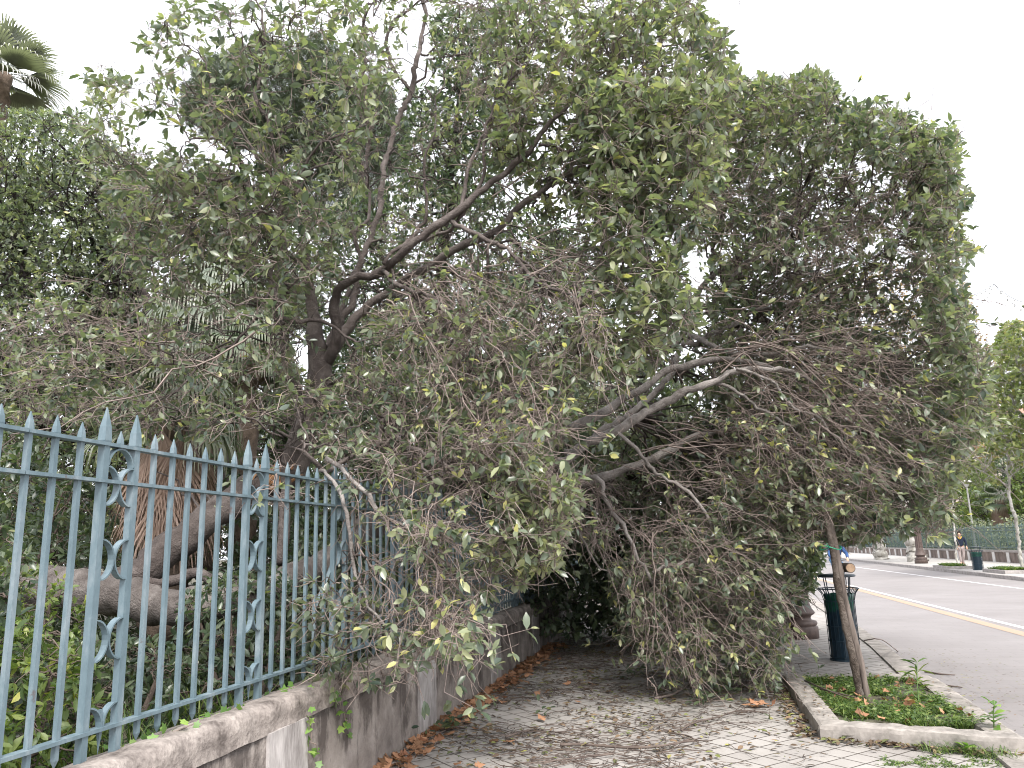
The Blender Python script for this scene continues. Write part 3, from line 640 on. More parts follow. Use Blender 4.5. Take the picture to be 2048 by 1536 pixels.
mstk = bark_mat('stake_bark', (.05, .038, .03), (.15, .118, .098), (.26, .22, .19), 16)
mstk2 = rough_mat('weathered_stake', (.07, .055, .047), (.22, .18, .155), 4, .85, .6, .01, stretch=(6, 6, .6))
mend = rough_mat('sawn_wood', (.3, .2, .13), (.48, .33, .22), 30, .8, .2)
stk = thing('tree_stakes', 'two leaning wooden stakes bound side by side in the grass bed', 'stake', (1.52, 8.55, .05))
def stakemesh(p0, p1, r0, r1, n=12, knots=(), lump=.12):
    pts = []; K = 34
    for i in range(K):
        u = i / (K - 1); p = np.array(p0) * (1 - u) + np.array(p1) * u; p += np.array([.008 * math.sin(u * 9), .006 * math.sin(u * 13 + 1), 0]); pts.append((*p, (r0 * (1 - u) + r1 * u) * (1 + sum(.28 * math.exp(-((u - k) / .012)**2) for k in knots))))
    return limb_mesh(np.array(pts), n, lump)
V, Fs = stakemesh((1.49, 8.5, .02), (1.352, 8.46, 1.86), .034, .03, 12, (.06, .13, .22, .31, .4, .47, .55, .63)); link('knotty_stake', V, Fs, mstk, stk, True)
V, Fs = stakemesh((1.562, 8.54, .02), (1.392, 8.52, 1.83), .034, .03, 12, (.2, .7), .08); link('smooth_stake', V, Fs, mstk2, stk, True)
mb = MB(); e0 = PY(1701, 1136, 8.52); mb.tube([e0 + np.array([-.05, .35, .0]), e0 + np.array([0, 0, 0])], [.044, .048], 16); cb = mb.build('crosspiece', mstk, stk)
mb = MB(); mb.tube([e0 + np.array([0, -.0, 0]), e0 + np.array([.0005, -.004, 0])], [.043, .041], 16); mb.build('sawn_end', mend, cb)
mtie, t, b = mat('green_tie'); b.inputs['Base Color'].default_value = (.02, .3, .16, 1); b.inputs['Roughness'].default_value = .4
mb = MB(); c_ = np.array([1.372, 8.485, 1.52]); mb.tube([c_ + np.array([.1 * math.cos(a), .075 * math.sin(a), .02 * math.sin(2 * a)]) for a in np.linspace(0, 6.28, 20)], .006, 5); mb.tube([c_ + np.array([-.02, -.08, 0]), c_ + np.array([-.05, -.13, .04])], .006, 5); mb.build('tie', mtie, stk)

def metal(name, c, rough=.45, spec=.5):
    m, t, b = mat(name); n = noisen(t, 18, 5, pos(t), .7); r = ramp(t, [(.3, tuple(x * .65 for x in c)), (.7, tuple(min(1, x * 1.35) for x in c))], n.outputs[0]); t.links.new(r.outputs[0], b.inputs['Base Color'])
    b.inputs['Roughness'].default_value = rough; b.inputs['Specular IOR Level'].default_value = spec; return m
mnavy = metal('dark_blue_bin_metal', (.012, .03, .045)); mliner = metal('bin_liner_plastic', (.01, .028, .045), .35); mbag = metal('green_bin_bag', (.008, .075, .05), .3)
mlid = metal('bin_lid_metal', (.03, .045, .06), .4)
def litter_bin(loc, label, s=1.0, detail=True, group=None, hs=1.0):
    t_ = thing('litter_bin', label, 'litter bin', loc, group); x, y, z = loc
    Rb, h = .225 * s, .86 * s * hs; nb = 22
    def P(a, r, zz): return (x + r * math.cos(a), y + r * math.sin(a), z + zz)
    mb = MB(); mb.lathe(loc, [(.19 * s, .03), (.205 * s, .03), (.205 * s, h * .94), (.19 * s, h * .94)], 28 if detail else 14, False, .03)
    mb.lathe(loc, [(.19 * s, .035), (.01, .035)], 20, False); mb.build('inner_liner', mliner, t_, False)
    mb = MB()
    for k in range(nb):
        a = 2 * math.pi * k / nb; mb.tube([P(a, Rb, .05), P(a, Rb, h * .6), P(a, Rb * 1.01, h * .86), P(a, Rb * 1.14, h * .97), P(a, Rb * 1.38, h * 1.04)], .0055 * s, 4)
    for zz, rr in ((.05, Rb), (.3 * s, Rb), (.52 * s, Rb), (h * .86, Rb * 1.01), (h * 1.04, Rb * 1.38)):
        mb.tube([P(a, rr, zz) for a in np.linspace(0, 2 * math.pi, 29)], .008 * s, 5, False)
    mb.build('cage', mnavy, t_)
    mb = MB(); mb.lathe(loc, [(.06, 0), (.235 * s, 0), (.235 * s, .022), (.22 * s, .03), (.05, .03)], 28); mb.build('base', mnavy, t_)
    mb = MB()
    for k in range(4): mb = MB(); a = 2 * math.pi * k / 4 + .55; mb.tube([P(a, Rb * 1.0, h * .93), P(a, Rb * 1.18, h * 1.22)], .009 * s, 5); mb.build('lid_support', mnavy, t_)
    mb = MB(); mb.lathe((x, y, z + h * 1.21), [(.02, .0), (.27 * s, .0), (.285 * s, .008), (.285 * s, .022), (.26 * s, .034), (.1, .045), (.01, .047)], 32); mb.build('lid', mlid, t_, True)
    V = []; n = 40; rows = [(.212, h * .72), (.216, h * .8), (.219, h * .9), (.225, h * .955), (.212, h * .965), (.19, h * .8)]
    for j, (rr, zz) in enumerate(rows):
        for k in range(n):
            a = 2 * math.pi * k / n; f = .006 * math.sin(a * 9 + j) + .012 * mnoise.noise(Vector((math.cos(a) * 3, math.sin(a) * 3, j * .7)))
            V.append(P(a, (rr + f * .5) * s, zz + (f * 4 if j == 0 else f)))
    link('bag_rim', np.array(V), [(j * n + k, j * n + (k + 1) % n, (j + 1) * n + (k + 1) % n, (j + 1) * n + k) for j in range(len(rows) - 1) for k in range(n)], mbag, t_, True)
    return t_
gb = G(1692, 1320); litter_bin((gb[0], gb[1], 0), 'dark blue cage litter bin with green bag behind the leaning wooden stakes', .86, hs=1.22)

mcast = metal('brown_cast_iron', (.085, .06, .052), .6, .4)
def ornate_lamp(loc, label, s=1.0):
    t_ = thing('street_lamp', label, 'street lamp', loc, 'ornate cast iron street lamps')
    mb = MB(); mb.lathe(loc, [(.29 * s, -.02), (.29 * s, .17 * s), (.285 * s, .185 * s), (.25 * s, .19 * s), (.27 * s, .21 * s), (.285 * s, .24 * s), (.27 * s, .275 * s), (.2 * s, .29 * s), (.185 * s, .33 * s), (.2 * s, .36 * s), (.245 * s, .385 * s), (.26 * s, .41 * s), (.25 * s, .43 * s), (.215 * s, .48 * s), (.185 * s, .58 * s), (.17 * s, .7 * s), (.17 * s, .74 * s)], 32); mb.build('base', mcast, t_, True)
    mb = MB(); mb.lathe(loc, [(.172 * s, .74 * s), (.165 * s, 1.45 * s), (.19 * s, 1.47 * s), (.19 * s, 1.52 * s), (.15 * s, 1.55 * s), (.13 * s, 1.9 * s)], 24, True, .12); mb.build('fluted_shaft', mcast, t_)
    mb = MB(); mb.lathe(loc, [(.11 * s, 1.88 * s), (.085 * s, 3.4 * s), (.11 * s, 3.42 * s), (.11 * s, 3.5 * s), (.07 * s, 3.53 * s), (.055 * s, 4.3 * s), (.09 * s, 4.34 * s), (.03 * s, 4.5 * s)], 16); mb.build('upper_shaft', mcast, t_, True)
    mb = MB(); mb.lathe((loc[0], loc[1], loc[2] + 4.5 * s), [(.07 * s, 0), (.13 * s, .05), (.2 * s, .42 * s), (.22 * s, .45 * s), (.12 * s, .58 * s), (.03, .66 * s), (.01, .75 * s)], 6); mb.build('lantern', mcast, t_)
    return t_
gl = G(1604, 1277); ornate_lamp((gl[0], gl[1] + .1, 0), 'thick brown lamp post base beside the litter bin half hidden by fallen branches')

# ================================================================= ACROSS THE ROAD
def far(px, py, z=0.0): g = G(px, py, z); return (float(g[0]), float(g[1]), z)
# low wall over the road
fwall = thing('low_park_wall', 'low brown wall with pale posts along the far pavement across the road', 'wall', (at_y(FW, 60), 60, 0))
mfw = rough_mat('far_wall_render', (.09, .07, .06), (.24, .19, .165), 2, .9, .2, stretch=(1, 1, .5)); mfc = rough_mat('far_coping', (.22, .2, .19), (.36, .33, .31), 3, .9, .1)
def along(line, y0, y1, x0, x1, z0, z1, nm, mt, parent):
    mb = MB(); V = []; yy = np.arange(y0, y1 + .1, 4.0); 
    for y in yy: x = at_y(line, y); V += [(x + x0, y, z0), (x + x0, y, z1), (x + x1, y, z1), (x + x1, y, z0)]
    mb.add(V, [(i * 4 + k, i * 4 + (k + 1) % 4, i * 4 + 4 + (k + 1) % 4, i * 4 + 4 + k) for i in range(len(yy) - 1) for k in range(4)]); return mb.build(nm, mt, parent)
along(FW, 26, 142, 0, .3, -.05, .56, 'wall_face', mfw, fwall); along(FW, 26, 142, -.05, .35, .564, .68, 'coping', mfc, fwall)
mfp = rough_mat('far_pilaster', (.45, .43, .41), (.62, .6, .58), 3, .9, .1)
for i, y in enumerate(np.arange(29, 100, 2.35)):
    mb = MB(); x = at_y(FW, y); mb.box((x + .01, y, .275), (.1, .42, .57)); mb.build('pilaster', mfp, fwall)
mfi = metal('far_fence_paint', (.06, .1, .1), .5)
ffence = thing('iron_fence', 'dark green iron fence on the low wall across the road', 'fence', (at_y(FW, 60) + .15, 60, .68))
for z, nm in ((.8, 'bottom_rail'), (1.78, 'middle_rail'), (1.95, 'top_rail')): along(FW, 26, 142, .13, .17, z, z + .03, nm, mfi, ffence)
rest = MB(); k = 0
for y in np.arange(38, 96, .155):
    x = at_y(FW, y) + .15; big = (k % 8) == 0; mb = MB(); wd = .034 if big else .017; h = 2.12 if big else 2.03
    tgt = mb if k < 100 else rest
    tgt.box((x, y, (.68 + h) / 2), (wd, wd, h - .68)); tgt.add([(x - wd / 2, y - wd / 2, h), (x + wd / 2, y - wd / 2, h), (x + wd / 2, y + wd / 2, h), (x - wd / 2, y + wd / 2, h), (x, y, h + .1)], [(0, 1, 4), (1, 2, 4), (2, 3, 4), (3, 0, 4)])
    if k < 100: mb.build('bar', mfi, ffence)
    k += 1
tag(rest.build('distant_bars', mfi, ffence), kind='stuff')

# monument pedestal behind that fence
mst = rough_mat('white_marble', (.5, .48, .46), (.68, .66, .64), 4, .7, .1)
g0 = ray(1876, 1090); yb_ = 84.0; pc = PY(1876, 1090, yb_)
mon = thing('monument', 'white stepped stone monument behind the green fence across the road', 'monument', (float(pc[0]), yb_, 0))
x, y = float(pc[0]), yb_; kx = 1 / F * 90
mb = MB(); mb.box((x, y, .35), (3.6, 3.6, .7)); mb.box((x, y, .95), (3.1, 3.1, .5)); mb.build('steps', mst, mon)
mb = MB(); mb.box((x, y, 1.9), (2.5, 2.5, 1.4), 0, .94); mb.box((x, y, 2.68), (2.6, 2.6, .16)); mb.build('plinth', mst, mon)
mb = MB(); mb.box((x, y, 3.2), (1.7, 1.7, .9), 0, .85); mb.box((x, y, 3.72), (1.6, 1.6, .14)); mb.box((x, y, 4.6), (1.15, 1.15, 1.6), 0, .85); mb.box((x, y, 5.47), (1.35, 1.35, .14)); mb.build('shaft', mst, mon)
mb = MB(); mb.lathe((x, y, 5.54), [(.4, 0), (.45, .3), (.32, .9), (.4, 1.2), (.3, 1.5), (.13, 1.6), (.2, 1.75), (.17, 1.95), (.04, 2.02)], 12); mb.build('statue', mst, mon, True)

# pole lamp standing in the park
pl = PY(1951, 1090, 58); t_ = thing('park_lamp', 'slim pale grey pole lamp with small white head behind the far fence', 'street lamp', (float(pl[0]), 58, 0))
mgrey = metal('pale_grey_pole', (.36, .36, .34), .5); x = float(pl[0]); mb = MB(); mb.tube([(x, 58, 0), (x, 58, 4.75)], [.075, .05], 8); mb.build('pole', mgrey, t_)
mb = MB(); mb.lathe((x, 58, 4.73), [(.06, 0), (.1, .05), (.2, .3), (.36, .34), (.34, .4), (.1, .5), (.02, .53)], 10); mb.build('lamp_head', mst, t_)

# far litter bin, far ornate lamp
litter_bin(far(1957, 1140), 'dark blue litter bin on the far pavement beside the standing man', .98, False)
ornate_lamp(far(1843, 1127), 'dark ornate lamp post on the far pavement by the pale plane trunks', 1.25)
# kerb beds on the far side with a strip of grass
def far_bed(px0, px1, py, label):
    a, b_ = G(px0, py), G(px1, py + .0); t_ = thing('planter_bed', label, 'planter', (float((a[0] + b_[0]) / 2), float(a[1]), 0))
    x0, x1, y0 = float(a[0]), float(b_[0]), float(min(a[1], b_[1])); y1 = y0 + 2.4
    mb = MB(); 
    mb.box(((x0 + x1) / 2, y0 + .09, .07), (x1 - x0, .18, .15)); mb.box(((x0 + x1) / 2, y1 + .09, .07), (x1 - x0, .18, .15)); mb.box((x0 + .09, (y0 + y1) / 2 + .09, .069), (.18, y1 - y0 - .19, .147)); mb.box((x1 - .09, (y0 + y1) / 2 + .09, .069), (.18, y1 - y0 - .19, .147)); mb.build('kerb_surround', mkerbd, t_)
    V = []; 
    mb = MB(); mb.box(((x0 + x1) / 2, (y0 + y1) / 2 + .09, .05), (x1 - x0 - .37, y1 - y0 - .19, .09)); mb.build('soil', msoil, t_); return x0 + .2, x1 - .2, y0 + .25, y1 - .1
fb1 = far_bed(1886, 1946, 1138, 'kerb bed with grass at the foot of the man on the far pavement')
fb2 = far_bed(1996, 2075, 1147, 'kerb bed with grass round the slim pale young plane tree')
# lump of pale rubble at the foot of the far wall
mb = MB(); g = G(2003, 1121); V, Fs = limb_mesh(spline([(g[0] - .55, g[1], .08, .04), (g[0] - .2, g[1], .16, .2), (g[0] + .25, g[1], .12, .17), (g[0] + .6, g[1], .06, .04)], .1), 9, .3)
tag(link('rubble_heap', V, Fs, mst, None, True, origin=(g[0], g[1], 0)), 'small heap of white rubble lying against the far wall', 'rubble')

# building seen over the far trees
bpos = PY(1985, 880, 170); bx, by = float(bpos[0]), 170.0
mfac = rough_mat('cream_render', (.42, .36, .3), (.55, .48, .41), 1.2, .9, 0); mglz = metal('dark_window', (.05, .06, .07), .15); mtrim = rough_mat('white_trim', (.6, .59, .57), (.7, .69, .67), 2, .8, 0); mterr = rough_mat('terracotta_roof', (.25, .13, .09), (.38, .22, .16), 3, .9, 0)
bld = thing('apartment_building', 'cream building with white cornice and rows of windows beyond the far trees', 'building', (bx, by, 0))
H = 24.0; mb = MB(); mb.box((bx, by + 8, H / 2), (44, 14, H)); mb.build('wall', mfac, bld); mb = MB(); mb.box((bx, by + 8, H + .35), (45.4, 15.4, .7)); mb.box((bx, by + .9, H - 3.9), (44.4, .5, .35)); mb.build('cornice', mtrim, bld)
mb = MB(); mb.add([(bx - 22, by + 1.2, H + .71), (bx + 22, by + 1.2, H + .71), (bx + 22, by + 14.8, H + .71), (bx - 22, by + 14.8, H + .71), (bx - 17, by + 8, H + 3), (bx + 17, by + 8, H + 3)], [(0, 1, 5, 4), (1, 2, 5), (2, 3, 4, 5), (3, 0, 4), (3, 2, 1, 0)]); mb.build('roof', mterr, bld)
for r_ in range(5):
    for c_ in range(12):
        wx, wz = bx - 19.5 + c_ * 3.55, H - 2.6 - r_ * 4.2; mb = MB()
        for dx, dz, sx_, sz2 in ((-.62, 0, .18, 2.2), (.62, 0, .18, 2.2), (0, 1.2, 1.42, .2), (0, -1.2, 1.6, .2)): mb.box((wx + dx, by + .93, wz + dz), (sx_, .24, sz2))
        wf = mb.build('window', mtrim, bld); mb = MB(); mb.box((wx, by + .97, wz), (1.05, .1, 2.19)); mb.build('pane', mglz, wf)

# cables with hanging festoon lights
mwire, t, b = mat('dark_cable'); b.inputs['Base Color'].default_value = (.08, .08, .08, 1)
def sagline(a, b_, sag, n=14): 
    a, b_ = np.array(a), np.array(b_); return [a + (b_ - a) * u + np.array([0, 0, -4 * sag * u * (1 - u)]) for u in np.linspace(0, 1, n)]
apex = PY(1988, 568, 60)
mb = MB(); mb.tube(sagline(PY(1860, 574, 62), PY(2120, 562, 58), .15), .018, 4); tag(mb.build('overhead_cable', mwire, origin=tuple(PY(1988, 568, 60))), 'thin horizontal cable across the sky at the right edge', 'cable')
fs = thing('festoon_lights', 'garlands of tiny bulbs hung from one point on the overhead cable', 'string lights', tuple(float(v) for v in apex))
wires, bulbs = MB(), []
for q, sg in (((1940, 592, 62), .1), ((1962, 604, 56), .15), ((2060, 606, 58), .35), ((2062, 626, 54), .4)):
    L_ = sagline(apex, PY(*q), sg, 12); wires.tube(L_, .022, 4)
    for i in range(2, 12, 2): bulbs.append(L_[i])
wires.build('wire', mwire, fs)
mbulb = metal('unlit_bulb', (.5, .5, .48), .3)
for p in bulbs: mb = MB(); mb.lathe((p[0], p[1], p[2] - .17), [(.01, 0), (.055, .04), (.06, .08), (.03, .15)], 6); mb.build('bulb', mbulb, fs)

# ================================================================= PEOPLE
mskin, t, b = mat('skin'); b.inputs['Base Color'].default_value = (.5, .3, .21, 1); b.inputs['Roughness'].default_value = .55
def cloth(name, c): return rough_mat(name, tuple(x * .75 for x in c), tuple(min(1, x * 1.25) for x in c), 25, .9, .3, .004)
def skinned(name, J, E_, Rd, mt, parent, loc, root=0, sub=2):
    me = bpy.data.meshes.new(name); o = bpy.data.objects.new(name, me); COL.objects.link(o)
    base = off(parent) if parent is not None else np.array(loc, float)
    me.from_pydata([tuple((np.array(j) + np.array(loc) - base).tolist()) for j in J], E_, [])
    if parent is not None: o.parent = parent
    else: o.location = base
    md = o.modifiers.new('skin', 'SKIN'); sv = me.skin_vertices[0].data
    for i, r_ in enumerate(Rd): sv[i].radius = (r_, r_) if not hasattr(r_, '__len__') else r_
    sv[root].use_root = True
    sb = o.modifiers.new('sub', 'SUBSURF'); sb.levels = sub; sb.render_levels = sub
    me.materials.append(mt); return o
def person(label, loc, face, pose, cols, group=None):
    """pose: joints in metres, local frame x right, y forward, z up, turned by face; > hair, jacket, trousers, shoe, shoe"""
    ca, sa = math.cos(face), math.sin(face)
    def T_(p): return (p[0] * ca - p[1] * sa, p[0] * sa + p[1] * ca, p[2])
    names = ['pelvis', 'waist', 'chest', 'neck', 'chin', 'head', 'top', 'shL', 'elL', 'wrL', 'shR', 'elR', 'wrR', 'hipL', 'knL', 'anL', 'toL', 'hipR', 'knR', 'anR', 'toR']
    rad = [.125, .115, (.15, .11), .05, .06, .088, .06, .062, .042, .028, .062, .042, .028, .09, .055, .04, .03, .09, .055, .04, .03]
    J = [T_(pose[n_]) for n_ in names]; ix = {n_: i for i, n_ in enumerate(names)}
    E_ = [(ix[a], ix[b_]) for a, b_ in (('pelvis', 'waist'), ('waist', 'chest'), ('chest', 'neck'), ('neck', 'chin'), ('chin', 'head'), ('head', 'top'), ('chest', 'shL'), ('shL', 'elL'), ('elL', 'wrL'), ('chest', 'shR'), ('shR', 'elR'), ('elR', 'wrR'), ('pelvis', 'hipL'), ('hipL', 'knL'), ('knL', 'anL'), ('anL', 'toL'), ('pelvis', 'hipR'), ('hipR', 'knR'), ('knR', 'anR'), ('anR', 'toR'))]
    for s in 'LR':                                                    # palm, four fingers, thumb
        el, wr = np.array(pose['el' + s]), np.array(pose['wr' + s]); d = unit(wr - el); sd_ = unit(np.cross(d, [0, 1, .2])); up = np.cross(sd_, d)
        pm = wr + d * .05; J.append(T_(pm)); rad.append(.03); pi = len(J) - 1; E_.append((ix['wr' + s], pi))
        for f, ln in zip((-1.5, -.5, .5, 1.5), (.07, .085, .08, .062)):
            a = wr + d * .095 + sd_ * f * .02; J.append(T_(a)); rad.append(.010); E_.append((pi, len(J) - 1))
            J.append(T_(a + d * ln * .55 - up * .01)); rad.append(.009); E_.append((len(J) - 2, len(J) - 1)); J.append(T_(a + d * ln * .85 - up * .035)); rad.append(.007); E_.append((len(J) - 2, len(J) - 1))
        a = wr + d * .06 + sd_ * .045; J.append(T_(a)); rad.append(.011); E_.append((pi, len(J) - 1)); J.append(T_(a + d * .03 + sd_ * .015)); rad.append(.009); E_.append((len(J) - 2, len(J) - 1))
    body = skinned('person', J, E_, rad, mskin, None, loc); tag(body, label, 'person', group)
    P_ = {n_: np.array(T_(pose[n_])) for n_ in names}
    jn = ['pelvis', 'waist', 'chest', 'neck', 'shL', 'elL', 'wrL', 'shR', 'elR', 'wrR']; ji = {n_: i for i, n_ in enumerate(jn)}
    jJ = [P_[n_] for n_ in jn]; jJ[3] = P_['chest'] * .25 + P_['neck'] * .75; jJ[6] = P_['elL'] * .08 + P_['wrL'] * .92; jJ[9] = P_['elR'] * .08 + P_['wrR'] * .92
    skinned('jacket', jJ, [(ji[a], ji[b_]) for a, b_ in (('pelvis', 'waist'), ('waist', 'chest'), ('chest', 'neck'), ('chest', 'shL'), ('shL', 'elL'), ('elL', 'wrL'), ('chest', 'shR'), ('shR', 'elR'), ('elR', 'wrR'))], [.155, .15, (.185, .14), .075, .088, .062, .048, .088, .062, .048], cols[0], body, loc)
    tn = ['pelvis', 'hipL', 'knL', 'anL', 'hipR', 'knR', 'anR']; ti = {n_: i for i, n_ in enumerate(tn)}
    skinned('trousers', [P_[n_] for n_ in tn], [(0, 1), (1, 2), (2, 3), (0, 4), (4, 5), (5, 6)], [.14, .108, .075, .06, .108, .075, .06], cols[1], body, loc)
    for s in 'LR':
        a, b_ = P_['an' + s], P_['to' + s]; a2 = a + np.array([0, 0, -.03]); skinned('shoe', [a, a2 + (a2 - b_) * .3, b_ * .5 + a2 * .5, b_], [(0, 2), (2, 1), (2, 3)], [.05, .042, .047, .04], cols[2], body, loc)
    h = P_['head']; fwd = np.array([-sa, ca, 0]); top = h + np.array([0, 0, .05]) - fwd * .02
    skinned('hair', [top - fwd * .05, top + np.array([0, 0, .03]), top + fwd * .04 + np.array([0, 0, .02]), h - fwd * .07 - np.array([0, 0, .04])], [(0, 1), (1, 2), (0, 3)], [.09, .085, .07, .05], cols[3], body, loc)
    # face: nose, ears, eyes and mouth as small meshes of the head
    rt = np.array([ca, sa, 0]); mb = MB(); L0 = np.array(loc)
    mb.tube([L0 + h + fwd * .085 + np.array([0, 0, .02]), L0 + h + fwd * .112 - np.array([0, 0, .02]), L0 + h + fwd * .09 - np.array([0, 0, .03])], [.008, .014, .008], 6); mb.build('nose', mskin, body, True)
    for s in (-1, 1): mb = MB(); mb.tube([L0 + h + rt * s * .088 + np.array([0, 0, .02]), L0 + h + rt * s * .093 - np.array([0, 0, .03])], [.016, .01], 6); mb.build('ear', mskin, body, True)
    mb = MB()
    for s in (-1, 1): mb.tube([L0 + h + fwd * .08 + rt * s * .03 + np.array([0, 0, .015]), L0 + h + fwd * .092 + rt * s * .03 + np.array([0, 0, .015])], .01, 6)
    mb.build('eyes', cols[3], body, True)
    mb = MB(); mb.tube([L0 + h + fwd * .083 - rt * .022 - np.array([0, 0, .052]), L0 + h + fwd * .09 - np.array([0, 0, .054]), L0 + h + fwd * .083 + rt * .022 - np.array([0, 0, .052])], .006, 5); mb.build('mouth', cloth('lips', (.35, .13, .11)), body, True)
    return body
cnavy = cloth('navy_cloth', (.012, .018, .035)); cbei = cloth('grey_beige_cloth', (.3, .25, .24)); cblk = cloth('black_leather', (.02, .02, .022)); chair_ = cloth('dark_hair', (.018, .013, .01))
cden = cloth('blue_denim', (.03, .07, .18)); cjean = cloth('pale_jeans', (.1, .2, .34)); cgry = cloth('grey_shoe', (.25, .25, .27)); cyel = cloth('yellow_cloth', (.6, .38, .05))
g = G(1927, 1128)
stand = dict(pelvis=(0, 0, .93), waist=(0, .01, 1.1), chest=(0, 0, 1.33), neck=(0, .01, 1.5), chin=(0, .03, 1.57), head=(0, .03, 1.66), top=(0, .02, 1.74), shL=(-.2, 0, 1.43), elL=(-.27, .02, 1.17), wrL=(-.28, .12, .96), shR=(.2, 0, 1.43), elR=(.27, -.02, 1.15), wrR=(.22, .1, .95), hipL=(-.1, 0, .87), knL=(-.06, .03, .47), anL=(.02, 0, .09), toL=(-.03, .16, .03), hipR=(.1, 0, .87), knR=(.12, .05, .48), anR=(.1, .08, .09), toR=(.12, .24, .03))
man = person('man in navy jacket and grey trousers leaning on a thin trunk across the road', (float(g[0]), float(g[1]), 0), R(165), stand, (cnavy, cbei, cblk, chair_))
mb = MB(); lc = np.array([g[0], g[1], 0]); ca, sa = math.cos(R(165)), math.sin(R(165)); fw = np.array([-sa, ca, 0]); rt_ = np.array([ca, sa, 0])
mb.tube([lc + rt_ * .1 + fw * .0 + np.array([0, 0, 1.52]), lc + rt_ * .06 + fw * .12 + np.array([0, 0, 1.44]), lc + fw * .14 + np.array([0, 0, 1.38]), lc - rt_ * .06 + fw * .12 + np.array([0, 0, 1.44]), lc - rt_ * .1 + np.array([0, 0, 1.52])], .017, 8); mb.build('yellow_collar', cyel, man, True)
# cyclist
gc = G(1681, 1179, ZR); cx_, cy_ = float(gc[0]), float(gc[1])
ride = dict(pelvis=(0, -.22, 1.0), waist=(0, -.16, 1.14), chest=(0, 0, 1.36), neck=(0, .08, 1.52), chin=(0, .12, 1.58), head=(0, .13, 1.66), top=(0, .12, 1.74), shL=(-.2, .02, 1.43), elL=(-.3, .2, 1.2), wrL=(-.25, .42, 1.07), shR=(.2, .02, 1.43), elR=(.3, .2, 1.2), wrR=(.25, .42, 1.07), hipL=(-.1, -.18, .95), knL=(-.13, .2, .76), anL=(-.11, .06, .42), toL=(-.11, .2, .36), hipR=(.1, -.18, .95), knR=(.12, .16, .58), anR=(.11, .0, .22), toR=(.11, .14, .16))
fa = R(184)
person('cyclist in blue denim jacket and jeans riding on the road behind the stakes', (cx_, cy_, ZR), fa, ride, (cden, cjean, cgry, chair_))
bk = thing('bicycle', 'dark bicycle under the cyclist on the road behind the stakes', 'bicycle', (cx_, cy_, ZR)); ca, sa = math.cos(fa), math.sin(fa)
def bl(x, y, z): return (cx_ + x * ca - y * sa, cy_ + x * sa + y * ca, ZR + z)
mfr = metal('black_bike_paint', (.02, .02, .022), .3); mrub = metal('tyre_rubber', (.02, .02, .02), .8, .2); mchr = metal('bike_alloy', (.4, .4, .42), .3)
for yc in (-.5, .55):
    mb = MB(); mb.tube([bl(0, yc + .33 * math.cos(a), .345 + .33 * math.sin(a)) for a in np.linspace(0, 6.2832, 33)], .017, 6, False); wh = mb.build('tyre', mrub, bk, True)
    mb = MB()
    for k in range(14): a = k * 6.2832 / 14; mb.tube([bl(.02 * (-1)**k, yc, .345), bl(0, yc + .32 * math.cos(a), .345 + .32 * math.sin(a))], .003, 3)
    mb.build('spokes', mchr, bk)
mb = MB()
for a, b_ in (((0, -.5, .345), (0, -.05, .3)), ((0, -.05, .3), (0, -.2, .85)), ((0, -.2, .8), (0, .36, .85)), ((0, -.05, .3), (0, .38, .8)), ((0, -.5, .345), (0, -.2, .8)), ((0, .35, .98), (0, .4, .72)), ((.04, .4, .72), (.04, .55, .345)), ((-.04, .4, .72), (-.04, .55, .345))): mb.tube([bl(*a), bl(*b_)], .016, 6)
mb.build('frame', mfr, bk)
mb = MB(); mb.tube([bl(-.27, .4, 1.02), bl(-.1, .38, 1.0), bl(0, .34, .99), bl(.1, .38, 1.0), bl(.27, .4, 1.02)], .013, 6); mb.build('handlebar', mfr, bk)
mb = MB(); mb.tube([bl(0, -.36, .9), bl(0, -.25, .905), bl(0, -.08, .9)], [.07, .05, .02], 8); mb.build('saddle', mfr, bk)
for s, dy, dz in ((-1, .1, .07), (1, .05, -.13)): mb = MB(); mb.tube([bl(.05 * s, -.05, .3), bl(.06 * s, -.05 + dy, .3 + dz)], .01, 5); mb.tube([bl(.06 * s, -.05 + dy, .3 + dz), bl(.15 * s, -.05 + dy, .3 + dz)], .018, 5); mb.build('pedal', mfr, bk)

